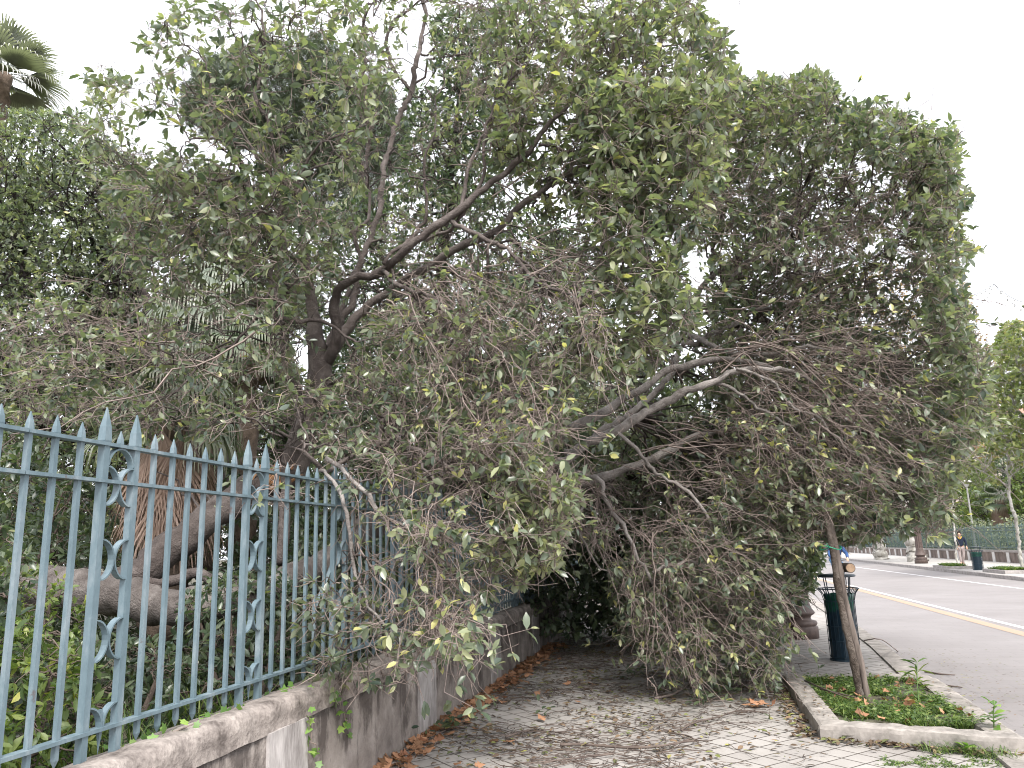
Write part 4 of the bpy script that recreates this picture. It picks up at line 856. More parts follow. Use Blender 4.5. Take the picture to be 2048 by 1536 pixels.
# ================================================================= THE FALLEN FICUS
def WL(rows): return spline(rows, .1)
trunk_rows = {
 'trunk': [(-160, 1170, 6.3, 120), (0, 1180, 6.1, 105), (130, 1185, 5.9, 92), (250, 1192, 5.75, 84), (360, 1210, 5.7, 84), (450, 1207, 5.8, 74), (520, 1185, 6.0, 66), (590, 1155, 6.3, 60), (660, 1110, 6.8, 56), (760, 1040, 7.6, 52), (860, 960, 8.3, 50), (960, 915, 8.9, 48)],
}
limb_rows = [
 # broken stem that leans up to the right behind the fence
 [(190, 1200, 5.9, 84), (280, 1150, 6.0, 80), (350, 1092, 6.2, 78), (430, 1035, 6.5, 76), (500, 985, 6.8, 78), (560, 962, 7.0, 74), (590, 930, 7.1, 60), (612, 860, 7.3, 52), (640, 770, 7.5, 56), (640, 720, 7.5, 50), (627, 640, 7.5, 34), (622, 580, 7.5, 26), (606, 500, 7.4, 18)],
 [(560, 1130, 6.3, 34), (566, 1060, 6.4, 32), (575, 980, 6.5, 30), (585, 900, 6.7, 26), (600, 840, 6.8, 20), (640, 780, 7.0, 14)],
 [(350, 1215, 5.8, 38), (400, 1252, 5.9, 42), (460, 1285, 6.0, 36), (520, 1310, 6.2, 32), (580, 1335, 6.3, 26)],
 [(280, 1170, 5.8, 26), (340, 1162, 5.9, 24), (400, 1148, 6.0, 26), (450, 1158, 6.1, 24), (480, 1180, 6.2, 20)],
 # the two long limbs of the middle crown
 [(640, 740, 7.5, 46), (672, 680, 7.4, 36), (668, 600, 7.3, 28), (700, 565, 7.2, 28), (760, 530, 7.1, 27), (810, 497, 7.0, 26), (880, 445, 7.0, 25), (940, 400, 7.0, 22), (1000, 348, 7.1, 20), (1060, 300, 7.2, 17), (1100, 250, 7.3, 14), (1150, 200, 7.4, 10), (1230, 120, 7.5, 7)],
 [(650, 735, 7.6, 46), (700, 650, 7.7, 32), (740, 605, 7.7, 26), (790, 570, 7.7, 26), (850, 535, 7.6, 25), (930, 490, 7.5, 24), (1000, 455, 7.5, 22), (1050, 405, 7.6, 19), (1100, 370, 7.7, 17), (1150, 345, 7.8, 12), (1210, 300, 8, 9), (1290, 230, 8.1, 6)],
 [(905, 438, 7.0, 16), (960, 480, 6.9, 15), (1005, 505, 6.8, 14), (1060, 545, 6.7, 13), (1110, 575, 6.6, 11), (1140, 590, 6.5, 9), (1190, 640, 6.4, 6)],
 [(1075, 290, 7.2, 11), (1130, 300, 7.2, 9), (1180, 318, 7.1, 7), (1260, 330, 7.0, 4)],
 [(900, 440, 7.0, 12), (935, 340, 7.1, 11), (970, 280, 7.2, 10), (990, 235, 7.2, 8), (1010, 190, 7.3, 6)],
 [(850, 480, 7.2, 12), (930, 430, 7.1, 11), (965, 300, 7.0, 10), (985, 220, 7.0, 8), (1060, 110, 7.0, 5)],
 [(768, 530, 7.0, 13), (840, 445, 7.3, 10), (850, 330, 7.2, 8), (870, 200, 7.2, 6)],
 # thin upright stems of the left crown
 [(600, 870, 6.9, 18), (555, 600, 6.3, 16), (538, 560, 6.2, 16), (535, 500, 6.1, 15), (550, 450, 6.1, 14), (572, 385, 6.1, 15), (548, 320, 6.0, 12), (530, 240, 6.0, 12), (522, 160, 6.0, 10), (530, 80, 6.0, 8), (510, -20, 6, 6)],
 [(535, 560, 6.2, 14), (560, 620, 6.1, 14), (600, 650, 6.2, 15), (650, 655, 6.3, 12), (720, 700, 6.3, 8)],
 [(640, 740, 7.6, 30), (740, 480, 8.2, 18), (780, 300, 8.6, 17), (815, 185, 8.7, 17), (828, 110, 8.7, 15), (845, 30, 8.8, 12), (850, -60, 8.8, 9)],
 [(822, 170, 8.7, 10), (775, 110, 8.6, 11), (790, 50, 8.6, 9), (840, 0, 8.6, 7)],
 [(655, 720, 7.7, 26), (730, 450, 8.2, 12), (732, 200, 8.4, 11), (728, 50, 8.4, 10), (760, -10, 8.4, 8)],
 [(575, 385, 6.1, 10), (500, 300, 5.9, 8), (430, 210, 5.8, 7), (400, 120, 5.8, 5), (330, 50, 5.8, 3)],
 [(540, 320, 6.0, 9), (440, 290, 5.9, 8), (370, 270, 5.8, 5), (300, 160, 5.8, 3)],
 [(560, 425, 6.1, 9), (480, 370, 5.9, 9), (400, 350, 5.8, 7), (300, 350, 5.7, 4), (200, 280, 5.7, 3)],
 [(540, 570, 6.2, 8), (500, 640, 6.0, 9), (440, 700, 5.9, 9), (390, 740, 5.8, 8), (330, 800, 5.7, 5)],
 # limbs from the middle down over the fence towards the viewer
 [(770, 540, 7.1, 13), (800, 560, 6.8, 14), (850, 600, 6.5, 14), (900, 640, 6.3, 12), (915, 700, 6.2, 9), (900, 760, 6.1, 6)],
 [(760, 1040, 7.6, 26), (790, 900, 7.0, 22), (788, 820, 6.6, 20), (760, 850, 6.2, 17), (740, 895, 6.0, 15), (690, 910, 5.7, 14), (640, 935, 5.5, 15), (610, 900, 5.4, 13), (620, 880, 5.4, 8)],
 [(760, 860, 6.1, 13), (800, 890, 5.9, 13), (850, 925, 5.8, 12), (920, 940, 5.7, 10), (1000, 930, 5.7, 7), (1060, 905, 5.7, 4)],
 [(650, 920, 5.5, 15), (695, 950, 5.5, 14), (740, 985, 5.5, 14), (765, 1035, 5.5, 13), (830, 1055, 5.5, 10), (900, 1050, 5.5, 6)],
 [(640, 935, 5.5, 13), (680, 990, 5.35, 13), (700, 1050, 5.3, 12), (705, 1100, 5.3, 12), (715, 1150, 5.25, 10), (740, 1200, 5.2, 9), (780, 1250, 5.1, 8), (850, 1280, 5.1, 4)],
 [(850, 925, 5.8, 9), (870, 985, 5.6, 8), (868, 1060, 5.5, 7), (868, 1150, 5.4, 6), (880, 1240, 5.3, 4)],
 [(1000, 930, 5.7, 5), (1080, 1080, 6, 4), (1150, 1190, 6.3, 2)],
 # the stems that run to the right over the pavement
 [(900, 945, 8.5, 40), (1000, 935, 8.7, 34), (1100, 888, 8.8, 34), (1160, 850, 8.9, 33), (1220, 815, 9.0, 32), (1290, 768, 9.0, 28), (1350, 735, 9.1, 25), (1420, 720, 9.1, 22), (1500, 726, 9.1, 17), (1560, 745, 9.1, 12), (1640, 790, 9.1, 7)],
 [(880, 955, 8.4, 40), (1010, 960, 8.4, 36), (1115, 925, 8.5, 33), (1180, 887, 8.6, 32), (1250, 850, 8.6, 30), (1330, 810, 8.7, 27), (1400, 770, 8.7, 24), (1470, 742, 8.8, 20), (1560, 738, 8.8, 16), (1640, 770, 8.8, 10), (1740, 850, 8.8, 6)],
 [(1000, 1010, 9.3, 36), (1150, 965, 9.5, 34), (1260, 930, 9.6, 32), (1330, 908, 9.7, 28), (1400, 878, 9.8, 24), (1470, 858, 9.8, 17), (1540, 850, 9.8, 12), (1640, 880, 9.8, 7)],
 [(1130, 905, 9.2, 30), (1260, 830, 9.6, 24), (1340, 760, 9.8, 20), (1370, 690, 9.9, 18), (1405, 580, 10, 19), (1440, 540, 10, 16), (1490, 505, 10, 15), (1560, 455, 10, 12), (1640, 400, 10, 9), (1740, 350, 10, 6), (1830, 320, 10, 4)],
 [(1420, 560, 10, 14), (1432, 480, 10, 14), (1440, 400, 10, 13), (1455, 340, 10, 10), (1500, 250, 10, 6)],
 [(1350, 700, 9.8, 16), (1420, 600, 9.7, 10), (1480, 540, 9.6, 12), (1560, 490, 9.5, 11), (1660, 450, 9.4, 8), (1760, 440, 9.4, 5), (1860, 440, 9.4, 3)],
 [(1370, 665, 9.8, 18), (1430, 690, 9.5, 18), (1500, 700, 9.4, 15), (1570, 695, 9.3, 12), (1660, 700, 9.2, 8), (1770, 720, 9.2, 4)],
 [(1370, 690, 9.8, 16), (1450, 660, 9.8, 15), (1520, 620, 9.9, 12), (1620, 590, 9.9, 8), (1740, 560, 9.9, 5), (1850, 550, 9.8, 3)],
 [(1480, 640, 9.8, 8), (1560, 560, 9.3, 7), (1640, 540, 9.2, 6), (1760, 500, 9.1, 4)],
 [(1115, 935, 8.5, 13), (1180, 950, 8.4, 14), (1220, 985, 8.35, 13), (1242, 1040, 8.35, 13), (1275, 1100, 8.4, 12), (1300, 1140, 8.5, 11), (1320, 1200, 8.7, 8), (1370, 1300, 8.9, 5)],
 [(1230, 860, 8.6, 12), (1290, 920, 8.6, 12), (1340, 970, 8.6, 11), (1400, 1010, 8.6, 11), (1440, 1060, 8.7, 10), (1480, 1110, 8.8, 7), (1560, 1160, 8.9, 4)],
 [(1430, 770, 8.8, 10), (1500, 800, 8.7, 10), (1570, 850, 8.7, 9), (1630, 910, 8.7, 8), (1665, 980, 8.7, 7), (1690, 1060, 8.7, 4)],
 [(1480, 745, 8.8, 10), (1560, 780, 8.7, 9), (1650, 860, 8.6, 8), (1740, 920, 8.6, 6), (1830, 960, 8.6, 3)],
 [(1300, 1140, 8.5, 10), (1390, 1130, 8.6, 9), (1440, 1170, 8.7, 8), (1500, 1250, 9, 6), (1540, 1330, 9.3, 3)],
 [(1180, 1000, 9, 8), (1160, 1080, 9, 7), (1240, 1180, 9.3, 4)],
]
ficus = thing('fallen_ficus_tree', 'huge uprooted ficus tree lying over the blue fence with bare limbs above the pavement', 'tree', (-5.5, 6.2, .2))
limbs_n = []
for k, rows in list(trunk_rows.items()):
    l = limb(rows, .03); l[:, 3] *= 1.08; limbs_n.append(l); V, Fs = limb_mesh(l, 18, .1); link('trunk', V, Fs, mbarkt, ficus, True)
for rows in limb_rows:
    thick = max(r[3] for r in rows) > 30
    l = limb(rows, .02 if thick else .03); l[:, 3] *= 1.05 if rows[0][0] < 400 and rows[0][1] > 1100 else (.7 if rows[0][0] >= 880 and rows[0][3] > 24 else .8); limbs_n.append(l); V, Fs = limb_mesh(l, 14 if thick else 8, .09); link('limb', V, Fs, mbark if rows[0][0] >= 880 and rows[0][1] > 600 or rows[0][1] > 850 and rows[0][2] < 5.7 else mbarkm, ficus, True)
# torn orange wood at the break of the leaning stem
mb = MB(); c0 = PY(540, 965, 6.75)
for i in range(26):
    a = np.array([rng.uniform(-.16, .12), rng.uniform(-.1, .05), rng.uniform(-.07, .03)]); d = unit([.55 + rng.uniform(-.2, .2), -.1, .45 + rng.uniform(-.3, .3)]) * rng.uniform(.1, .28)
    mb.tube([c0 + a, c0 + a + d * .6, c0 + a + d], [.022, .014, .002], 4)
mb.build('torn_wood', mfresh, ficus)

def shell(px, py):                                                     # leaves keep to the outside of the road-side crown
    p = .4 + .0 * px
    p = np.where(py < 330, .85, p); p = np.where(px > 1830 + .12 * (py - 600).clip(0), .95, p); p = np.where(px < 1470, .8, p)
    p = np.where((py > 1000), .55, p); p = np.where((py > 540) & (py < 1000) & (px > 1480) & (px < 1800), .38, p); return p
def ydep(px, py): return np.where((px < 1820) & (py > 540) & (py < 1000), 9.25, 8.1)
near = [
 region([(290, 15), (340, 0), (560, -40), (720, -30), (780, 120), (720, 330), (560, 470), (430, 440), (200, 350), (110, 260), (170, 150), (280, 130)], 5.3, 6.8, 760, .9, .108, .25, 1),
 region([(250, 300), (560, 330), (700, 480), (640, 600), (560, 650), (400, 620), (260, 560), (200, 420)], 5.5, 7.4, 1300, .85, .098, .05, 2),
 region([(700, -40), (1000, -40), (1060, 200), (980, 420), (760, 520), (640, 420), (700, 200)], 6.9, 9.0, 850, .7, .095, .22, 3),
 region([(980, -40), (1390, -40), (1462, 90), (1485, 175), (1420, 300), (1300, 420), (1100, 430), (980, 300)], 6.6, 8.8, 2400, .9, .118, .0, 4),
 region([(1180, 150), (1460, 150), (1440, 330), (1410, 420), (1370, 520), (1400, 620), (1380, 690), (1280, 760), (1150, 740), (1180, 500)], 6.2, 7.6, 1500, .92, .118, .03, 5),
 region([(560, 640), (800, 620), (1180, 500), (1200, 700), (1150, 880), (1060, 960), (800, 950), (600, 900), (540, 700)], 5.7, 7.6, 1900, .55, .088, .1, 6), region([(560, 480), (800, 430), (1180, 380), (1200, 600), (800, 680), (560, 680)], 7.1, 8.8, 800, .6, .09, .15, 16),
 region([(580, 840), (900, 820), (1130, 860), (1170, 980), (1110, 1090), (1030, 1160), (930, 1210), (860, 1130), (760, 1040), (640, 980)], 5.3, 6.6, 560, .65, .09, .15, 7, box=(-2.6, 9)),
 region([(985, 880), (1130, 900), (1165, 990), (1120, 1130), (1040, 1185), (960, 1120)], 5.3, 6.3, 420, .97, .092, .0, 17, box=(-2.5, 9)),
 region([(980, 740), (1110, 720), (1140, 800), (1120, 860), (1112, 950), (1000, 980)], 6.4, 8.0, 420, .95, .1, .0, 18),
 region([(640, 980), (960, 1080), (960, 1260), (880, 1340), (800, 1330), (680, 1190)], 4.9, 5.8, 190, .42, .085, .15, 8, box=(-2.58, 9)),
 region([(560, 1150), (760, 1180), (860, 1290), (840, 1360), (700, 1400), (590, 1360)], 4.7, 5.5, 105, .9, .085, .0, 9, box=(-2.62, 9), zmin=.5),
 region([(0, 600), (560, 600), (590, 830), (430, 890), (240, 860), (0, 840)], 4.9, 7.5, 900, .75, .085, .1, 10, box=(-20, -2.6)),
 region([(1340, 330), (1420, 160), (1640, 140), (1690, 190), (1750, 205), (1890, 240), (1925, 300), (1930, 420), (1925, 560), (1955, 680), (1990, 780), (1975, 850), (1915, 900), (1925, 980), (1870, 1050), (1740, 1080), (1640, 1090), (1560, 1000), (1480, 880), (1400, 760), (1420, 560)], ydep, 11.2, 7500, shell, .112, .14, 11, rough=34),
 region([(1420, 150), (1640, 140), (1750, 205), (1890, 240), (1925, 300), (1930, 420), (1925, 560), (1955, 680), (1990, 780), (1975, 850), (1915, 900), (1925, 980), (1870, 1050), (1800, 1060), (1840, 900), (1890, 780), (1830, 600), (1820, 400), (1740, 310), (1440, 270)], 8.2, 10.8, 1500, .97, .112, .22, 12, rough=44),
 region([(1500, 900), (1800, 940), (1760, 1080), (1620, 1100), (1595, 1160), (1565, 1240), (1550, 1375), (1450, 1370), (1300, 1320), (1240, 1270), (1260, 1150), (1350, 1060)], 8.4, 10.2, 2300, .85, .092, .0, 13, box=(-2.3, 9)),
 region([(1230, 1120), (1400, 1100), (1440, 1200), (1400, 1300), (1250, 1285), (1215, 1200)], 9.4, 10.6, 420, .95, .1, .0, 14),
 region([(1100, 940), (1300, 900), (1500, 960), (1400, 1100), (1250, 1110), (1120, 1080)], 9.3, 10.8, 500, .45, .085, .1, 15),
 boxreg((-2.9, 2.8), (10.0, 17), (2.5, 4.6), 3600, .92, .14),  # added roof of leaves that blocks light, so the tunnel stays dark
]
T, lp, sz = cat(near)
src = np.concatenate([np.full(len(q[0]), i) for i, q in enumerate(near)])
def proj(P): c = (P - CAM) @ M; return 1024 + F * c[:, 0] / c[:, 2], 768 + F * c[:, 1] / c[:, 2], P[:, 1]
def thin(T):
    """storm-bared limbs: leaf sprays that would grow right on the big bare stems are stripped"""
    px, py, yy = proj(T); keep = np.ones(len(T), bool); u = rng.random(len(T))
    for rows in limb_rows:
        if max(q[3] for q in rows) < 22 or rows[0][0] < 500: continue
        for a, b_ in zip(rows[:-1], rows[1:]):
            if a[3] < 13 or not (1110 < a[0] < 1520 and 700 < a[1] < 960 or 640 < a[0] < 1100 and a[1] < 780): continue
            dx, dy = b_[0] - a[0], b_[1] - a[1]; t_ = np.clip(((px - a[0]) * dx + (py - a[1]) * dy) / (dx * dx + dy * dy), 0, 1)
            d = np.hypot(px - a[0] - t_ * dx, py - a[1] - t_ * dy); keep &= ~((d < a[3] * .5 + 16) & (yy < a[2] + .3) & (u < .88))
    keep &= ~((np.hypot((px - 432) / 80, (py - 630) / 115) < 1) & (u < .72)); keep &= ~((np.hypot((px - 640) / 48, (py - 670) / 90) < 1) & (u < .75)); keep &= ~((np.hypot((px - 800) / 190, (py - 1090) / 120) < 1) & (u < .3))
    return keep
kp = thin(T)
hue = nz(T, 1.1, 5) * .22 + np.concatenate([np.full(len(q[0]), v) for q, v in zip(near, ([.0, .0, .0, .1, .12, -.02, 0, .02, .2, .0, .0, 0] + [0] * 30)[:len(near)])])
T, lp, sz, hue = T[kp], lp[kp], sz[kp], hue[kp]
br, tg, lf = grow(limbs_n, T, lp, sz, 30, 5, (.018, .0085, .0045), (3, 6), LEAF_HI, wig=.06, bare=1.4, clump=hue)
sprays([(1480, 730, 8.9, 1800, 800, 8.6, 50, 80, .1), (1500, 730, 9.1, 1860, 660, 8.8, 32, 70, .06), (1480, 750, 8.8, 1740, 1000, 8.5, 70, 70, .12), (1560, 740, 8.8, 1890, 900, 8.6, 60, 70, .1),
 (1400, 700, 9.3, 1760, 620, 9.0, 24, 60, .04), (1500, 640, 9.4, 1860, 520, 9.0, 24, 60, .02), (1400, 880, 9.2, 1660, 960, 8.8, 60, 60, .1), (1300, 900, 9.2, 1560, 1040, 8.8, 50, 60, .1), (1470, 860, 9.4, 1720, 1060, 8.8, 50, 45, .12),
 (1260, 1080, 8.6, 1520, 1180, 8.5, 40, 50, .1), (1290, 1120, 8.5, 1340, 1330, 8.6, 34, 36, 0), (1330, 1130, 8.6, 1420, 1330, 8.8, 30, 40, .03), (1440, 1080, 8.8, 1560, 1320, 9.2, 36, 40, .06), (1420, 1180, 8.9, 1530, 1360, 9.3, 26, 36, .04),
 (1160, 960, 8.3, 1240, 1160, 8.6, 26, 40, .08), (1130, 590, 6.5, 1230, 720, 6.5, 26, 40, .05), (1000, 505, 6.7, 1330, 500, 7.2, 40, 60, .05), (1080, 420, 7.2, 1400, 420, 7.6, 36, 60, .05),
 (850, 600, 6.5, 1050, 720, 6.3, 60, 60, .06), (880, 640, 6.4, 1000, 860, 6.1, 60, 60, .08), (780, 700, 6.8, 960, 950, 6.0, 50, 60, .08), (860, 920, 5.8, 1060, 830, 5.9, 36, 50, .05), (870, 985, 5.7, 1080, 960, 5.8, 36, 50, .05),
 (868, 1060, 5.5, 890, 1290, 5.2, 36, 20, 0), (860, 1150, 5.4, 930, 1280, 5.3, 26, 24, -.06), (765, 1035, 5.5, 960, 1130, 5.4, 20, 45, .05), (705, 1080, 5.3, 780, 1260, 5.1, 14, 36, 0), (700, 960, 5.4, 820, 1060, 5.4, 14, 45, 0),
 (640, 930, 5.5, 560, 1000, 5.4, 8, 40, -.05), (950, 540, 7.2, 900, 580, 6.6, 30, 50, 0), (560, 430, 6.1, 380, 470, 5.8, 24, 60, 0),
 (550, 320, 6.0, 380, 180, 5.8, 16, 60, 0), (1060, 300, 7.2, 1300, 120, 7.6, 40, 70, 0), (985, 230, 7.1, 1080, 60, 7.2, 30, 60, 0), (1150, 350, 7.7, 1340, 240, 8, 30, 60, 0), (1560, 450, 10, 1800, 330, 9.8, 40, 60, 0), (1440, 400, 10, 1560, 230, 9.8, 26, 60, 0), (400, 700, 5.9, 200, 800, 5.6, 30, 70, 0), (430, 690, 6.2, 120, 690, 6.0, 26, 70, .03)],
 tg, lf, leafp=.34)
br.build('branches', mbarkm, ficus); tg.build('twigs', mtwig, ficus)
lf.build('leaves', mleaf, ficus)
N_NEAR = len(T)

# inner and rear part of the fallen crown: closes the tunnel over the pavement
ficus2 = thing('fallen_ficus_tree', 'dark fallen ficus crown closing the pavement behind the nearer branches', 'tree', (-3.5, 15, 0))
l2 = [limb([(700, 1090, 15, 60), (900, 1010, 14, 54), (1050, 980, 13.5, 46), (1250, 950, 13, 36), (1450, 930, 13, 24), (1600, 960, 13, 12)], .04),
      limb([(1050, 980, 13.5, 30), (1200, 800, 13.5, 24), (1400, 640, 13.5, 16), (1550, 420, 13.5, 9)], .04),
      limb([(1150, 960, 13.5, 24), (1300, 1080, 14, 20), (1450, 1180, 14, 12), (1540, 1240, 14, 6)], .04)]
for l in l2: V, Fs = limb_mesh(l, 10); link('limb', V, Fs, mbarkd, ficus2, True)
back = [
 region([(900, 900), (1100, 880), (1500, 840), (1640, 900), (1660, 1080), (1600, 1230), (1540, 1262), (1230, 1272), (1080, 1266), (1000, 1150)], 12.0, 16.5, 6000, .97, .16, .0, 21),
 region([(1400, 330), (1560, 300), (1700, 340), (1740, 480), (1700, 640), (1900, 760), (1930, 900), (1800, 1020), (1600, 1000), (1400, 860), (1440, 600)], 10.8, 13.5, 3200, .9, .12, .1, 22),
 region([(1240, 1200), (1500, 1180), (1560, 1262), (1250, 1275)], 12, 14, 300, .95, .13, 0, 23)]
T, lp, sz = cat(back)
br, tg, lf = grow(l2, T, lp, sz, 25, 5, (.02, .01, .005), (4, 7), LEAF_LO, wig=.06)
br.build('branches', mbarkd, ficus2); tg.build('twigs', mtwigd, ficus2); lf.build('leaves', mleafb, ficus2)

# ================================================================= GARDEN TREES BEHIND THE FENCE
def tr(rows): return limb(rows, .03)
def garden_tree(label, rows_list, regs, **kw):
    ls = [tr(r) for r in rows_list]; b0 = ls[0][0, :3]; return simple_tree(kw.pop('name', 'garden_tree'), label, 'tree', (float(b0[0]), float(b0[1]), .15), 0, ls, regs, 'trees in the garden behind the fence', **kw)
garden_tree('broad leafy green tree filling the left edge behind the fence', [[(60, 1250, 13, 50), (80, 1000, 13, 46), (60, 800, 13, 40), (30, 560, 13, 28), (60, 400, 13, 16)], [(60, 800, 13, 22), (-40, 620, 13, 20), (0, 470, 12.5, 18), (40, 510, 12.3, 12)], [(70, 700, 13, 20), (200, 560, 13, 14), (250, 420, 13, 8)]],
 [region([(-80, 230), (130, 220), (260, 340), (300, 620), (-80, 640)], 10.5, 12.2, 2600, .95, .11, .05, 40), region([(-80, 210), (160, 220), (260, 300), (330, 420), (300, 640), (330, 900), (-80, 900)], 11.5, 15, 5000, .95, .11, .12, 41), region([(-80, 700), (330, 640), (420, 900), (400, 1080), (-80, 1100)], 11, 14, 3500, .95, .115, 0, 42)], leaves=(5, 8), mlf=mleaf)
garden_tree('dark leafy tree with a crooked broken trunk behind the fan palm', [[(470, 1050, 11, 44), (450, 960, 11, 40), (430, 880, 11, 36), (400, 800, 11, 30), (350, 720, 11, 26), (310, 640, 11, 20), (260, 540, 11, 12)], [(420, 860, 11, 18), (480, 700, 11.5, 14), (500, 560, 12, 8)]],
 [region([(230, 380), (420, 330), (560, 420), (570, 480), (480, 500), (500, 560), (420, 560), (380, 500), (250, 560)], 12.5, 15, 2200, .95, .115, 0, 43), region([(150, 560), (370, 600), (400, 760), (600, 800), (620, 930), (250, 900)], 11.5, 13.5, 2600, .95, .11, 0, 44)], leaves=(5, 8), clump=.2)
garden_tree('tall dark evergreen tree behind the middle of the fallen crown', [[(900, 1250, 17, 50), (900, 900, 17, 44), (880, 600, 17, 34), (900, 380, 17, 20), (930, 100, 17, 10)], [(890, 700, 17, 24), (1050, 560, 17, 16), (1120, 480, 17, 8)], [(890, 640, 17, 20), (760, 500, 17, 14), (720, 330, 17, 8)]],
 [region([(640, 420), (800, 330), (1000, 400), (1180, 460), (1260, 620), (1200, 900), (900, 960), (620, 900), (600, 600)], 14.5, 18, 6000, .95, .14, 0, 45), region([(860, 30), (980, 10), (1010, 120), (950, 180), (860, 140)], 15, 17, 600, .95, .13, 0, 46), region([(800, 180), (1000, 160), (1060, 330), (960, 430), (800, 360)], 15, 18, 1500, .95, .14, .0, 47)], leaves=(5, 8))
garden_tree('low dark bushy tree behind the end of the iron fence', [[(760, 1260, 13, 40), (760, 1000, 13, 34), (800, 800, 13, 22), (820, 640, 13, 10)], [(760, 950, 13, 20), (900, 860, 13, 14), (1000, 800, 13, 8)]],
 [region([(540, 760), (900, 700), (1180, 800), (1200, 1000), (1060, 1180), (900, 1220), (560, 1240)], 11.5, 14.5, 5000, .95, .125, .0, 48)], leaves=(5, 8))
# umbrella pine
def pine():
    ls = [tr([(560, 1250, 26, 40), (570, 900, 26, 34), (560, 560, 26, 30), (560, 400, 26, 26), (545, 260, 26, 16)]), tr([(562, 520, 26, 18), (470, 300, 26, 14), (440, 200, 26, 8)]), tr([(562, 460, 26, 18), (640, 300, 26, 14), (690, 180, 26, 8)])]
    b0 = ls[0][0, :3]
    regs = [region(p, 23, 28, int(n * 2.6), 1, .32, 0, 50 + i) for i, (p, n) in enumerate((([(360, 190), (400, 130), (450, 100), (520, 62), (600, 100), (640, 60), (700, 120), (790, 200), (830, 300), (760, 360), (600, 330), (480, 290), (380, 260)], 1800), ([(380, 190), (520, 200), (540, 290), (400, 260)], 300), ([(560, 330), (760, 300), (780, 430), (640, 480), (560, 420)], 420), ([(500, 560), (600, 540), (640, 640), (560, 680), (490, 640)], 260)))]
    return simple_tree('pine_tree', 'dark grey green pine rising behind the middle of the leafy trees', 'tree', (float(b0[0]), float(b0[1]), .15), 0, ls, regs, None, mlf=mpine, tpl=LEAF_THIN, leaves=(16, 22), lw=1.0, droop=0, caps=(.04, .02, .01))
pine()
# dark belt of park trees far behind, so that no horizon shows under the crowns
for i, (px, y, hpy, wd, lab) in enumerate(((-60, 30, 560, 330, 'far dark tree beyond the left edge of the fence'), (210, 34, 600, 300, 'far dark tree seen over the fence behind the dry palm'), (470, 36, 640, 300, 'far dark tree low behind the green fan palm'), (760, 32, 600, 320, 'far dark tree behind the evergreen in the middle'), (1040, 34, 640, 300, 'far dark tree above the shaded tunnel over the pavement'), (1290, 40, 700, 280, 'far dark tree behind the bare branches over the pavement'))):
    ls = [tr([(px, 1130, y, 26), (px + 10, 950, y, 20), (px, hpy + 90, y, 9)])]; b0 = ls[0][0, :3]
    simple_tree('garden_tree', lab, 'tree', (float(b0[0]), float(b0[1]), .15), 0, ls, [region([(px - wd / 2, 1135), (px - wd / 2, 900), (px - wd * .38, hpy + 80), (px, hpy), (px + wd * .36, hpy + 60), (px + wd / 2, 900), (px + wd / 2, 1135)], y - 3, y + 3, 2200, 1, .34, 0, 60 + i)], 'distant garden trees', leaves=(5, 8))

# ---------------------------------------------------------------- fan palms
def frond_np(c, d, up, Rf, petiole, nseg=26, droop=.5, spread=2.3, w=.035):
    """one fan leaf: stalk from c along d, then a fan of narrow blades with drooping tips"""
    d = unit(d); side = unit(np.cross(d, up)); un = np.cross(side, d)
    h = c + d * petiole + np.array([0, 0, -.06 * petiole]); V, Q, A = [], [], []
    ang = np.linspace(-spread / 2, spread / 2, nseg); rv = .3 + .25 * rng.random()
    for a in ang:
        dd = math.cos(a) * d + math.sin(a) * side; L = Rf * (1 - .12 * abs(a)) * rng.uniform(.9, 1.05); sw = un * .12 * math.cos(a * 2)
        p = [h, h + dd * L * .35 + sw * L * .3, h + dd * L * .68 + sw * L * .2 + np.array([0, 0, -droop * .16 * L]), h + dd * L * .86 + np.array([0, 0, -droop * .45 * L]), h + dd * L * .93 + np.array([0, 0, -droop * .95 * L])]
        wn_ = np.cross(dd, un); ws = [.004, w, w * .75, w * .35, .002]; b = len(V)
        for q, ww in zip(p, ws): V += [q + wn_ * ww, q + un * .35 * ww, q - wn_ * ww]
        for i in range(4):
            for k in range(2): Q.append((b + i * 3 + k, b + i * 3 + k + 1, b + i * 3 + 3 + k + 1, b + i * 3 + 3 + k))
        A += sum([[min(1, rv + .1 * rng.random() + (.35 if i >= 3 else 0))] * 3 for i in range(5)], [])
    tv, tq = tubes_np(np.array([[c, (c + h) / 2 + np.array([0, 0, .03]), h]]), np.array([[.018, .014, .012]]), 5)
    Q = [list(q) for q in Q]; b = len(V); V = V + tv.tolist(); Q += (tq + b).tolist(); A += [.5] * len(tv)
    return np.array(V), np.array(Q), np.array(A)
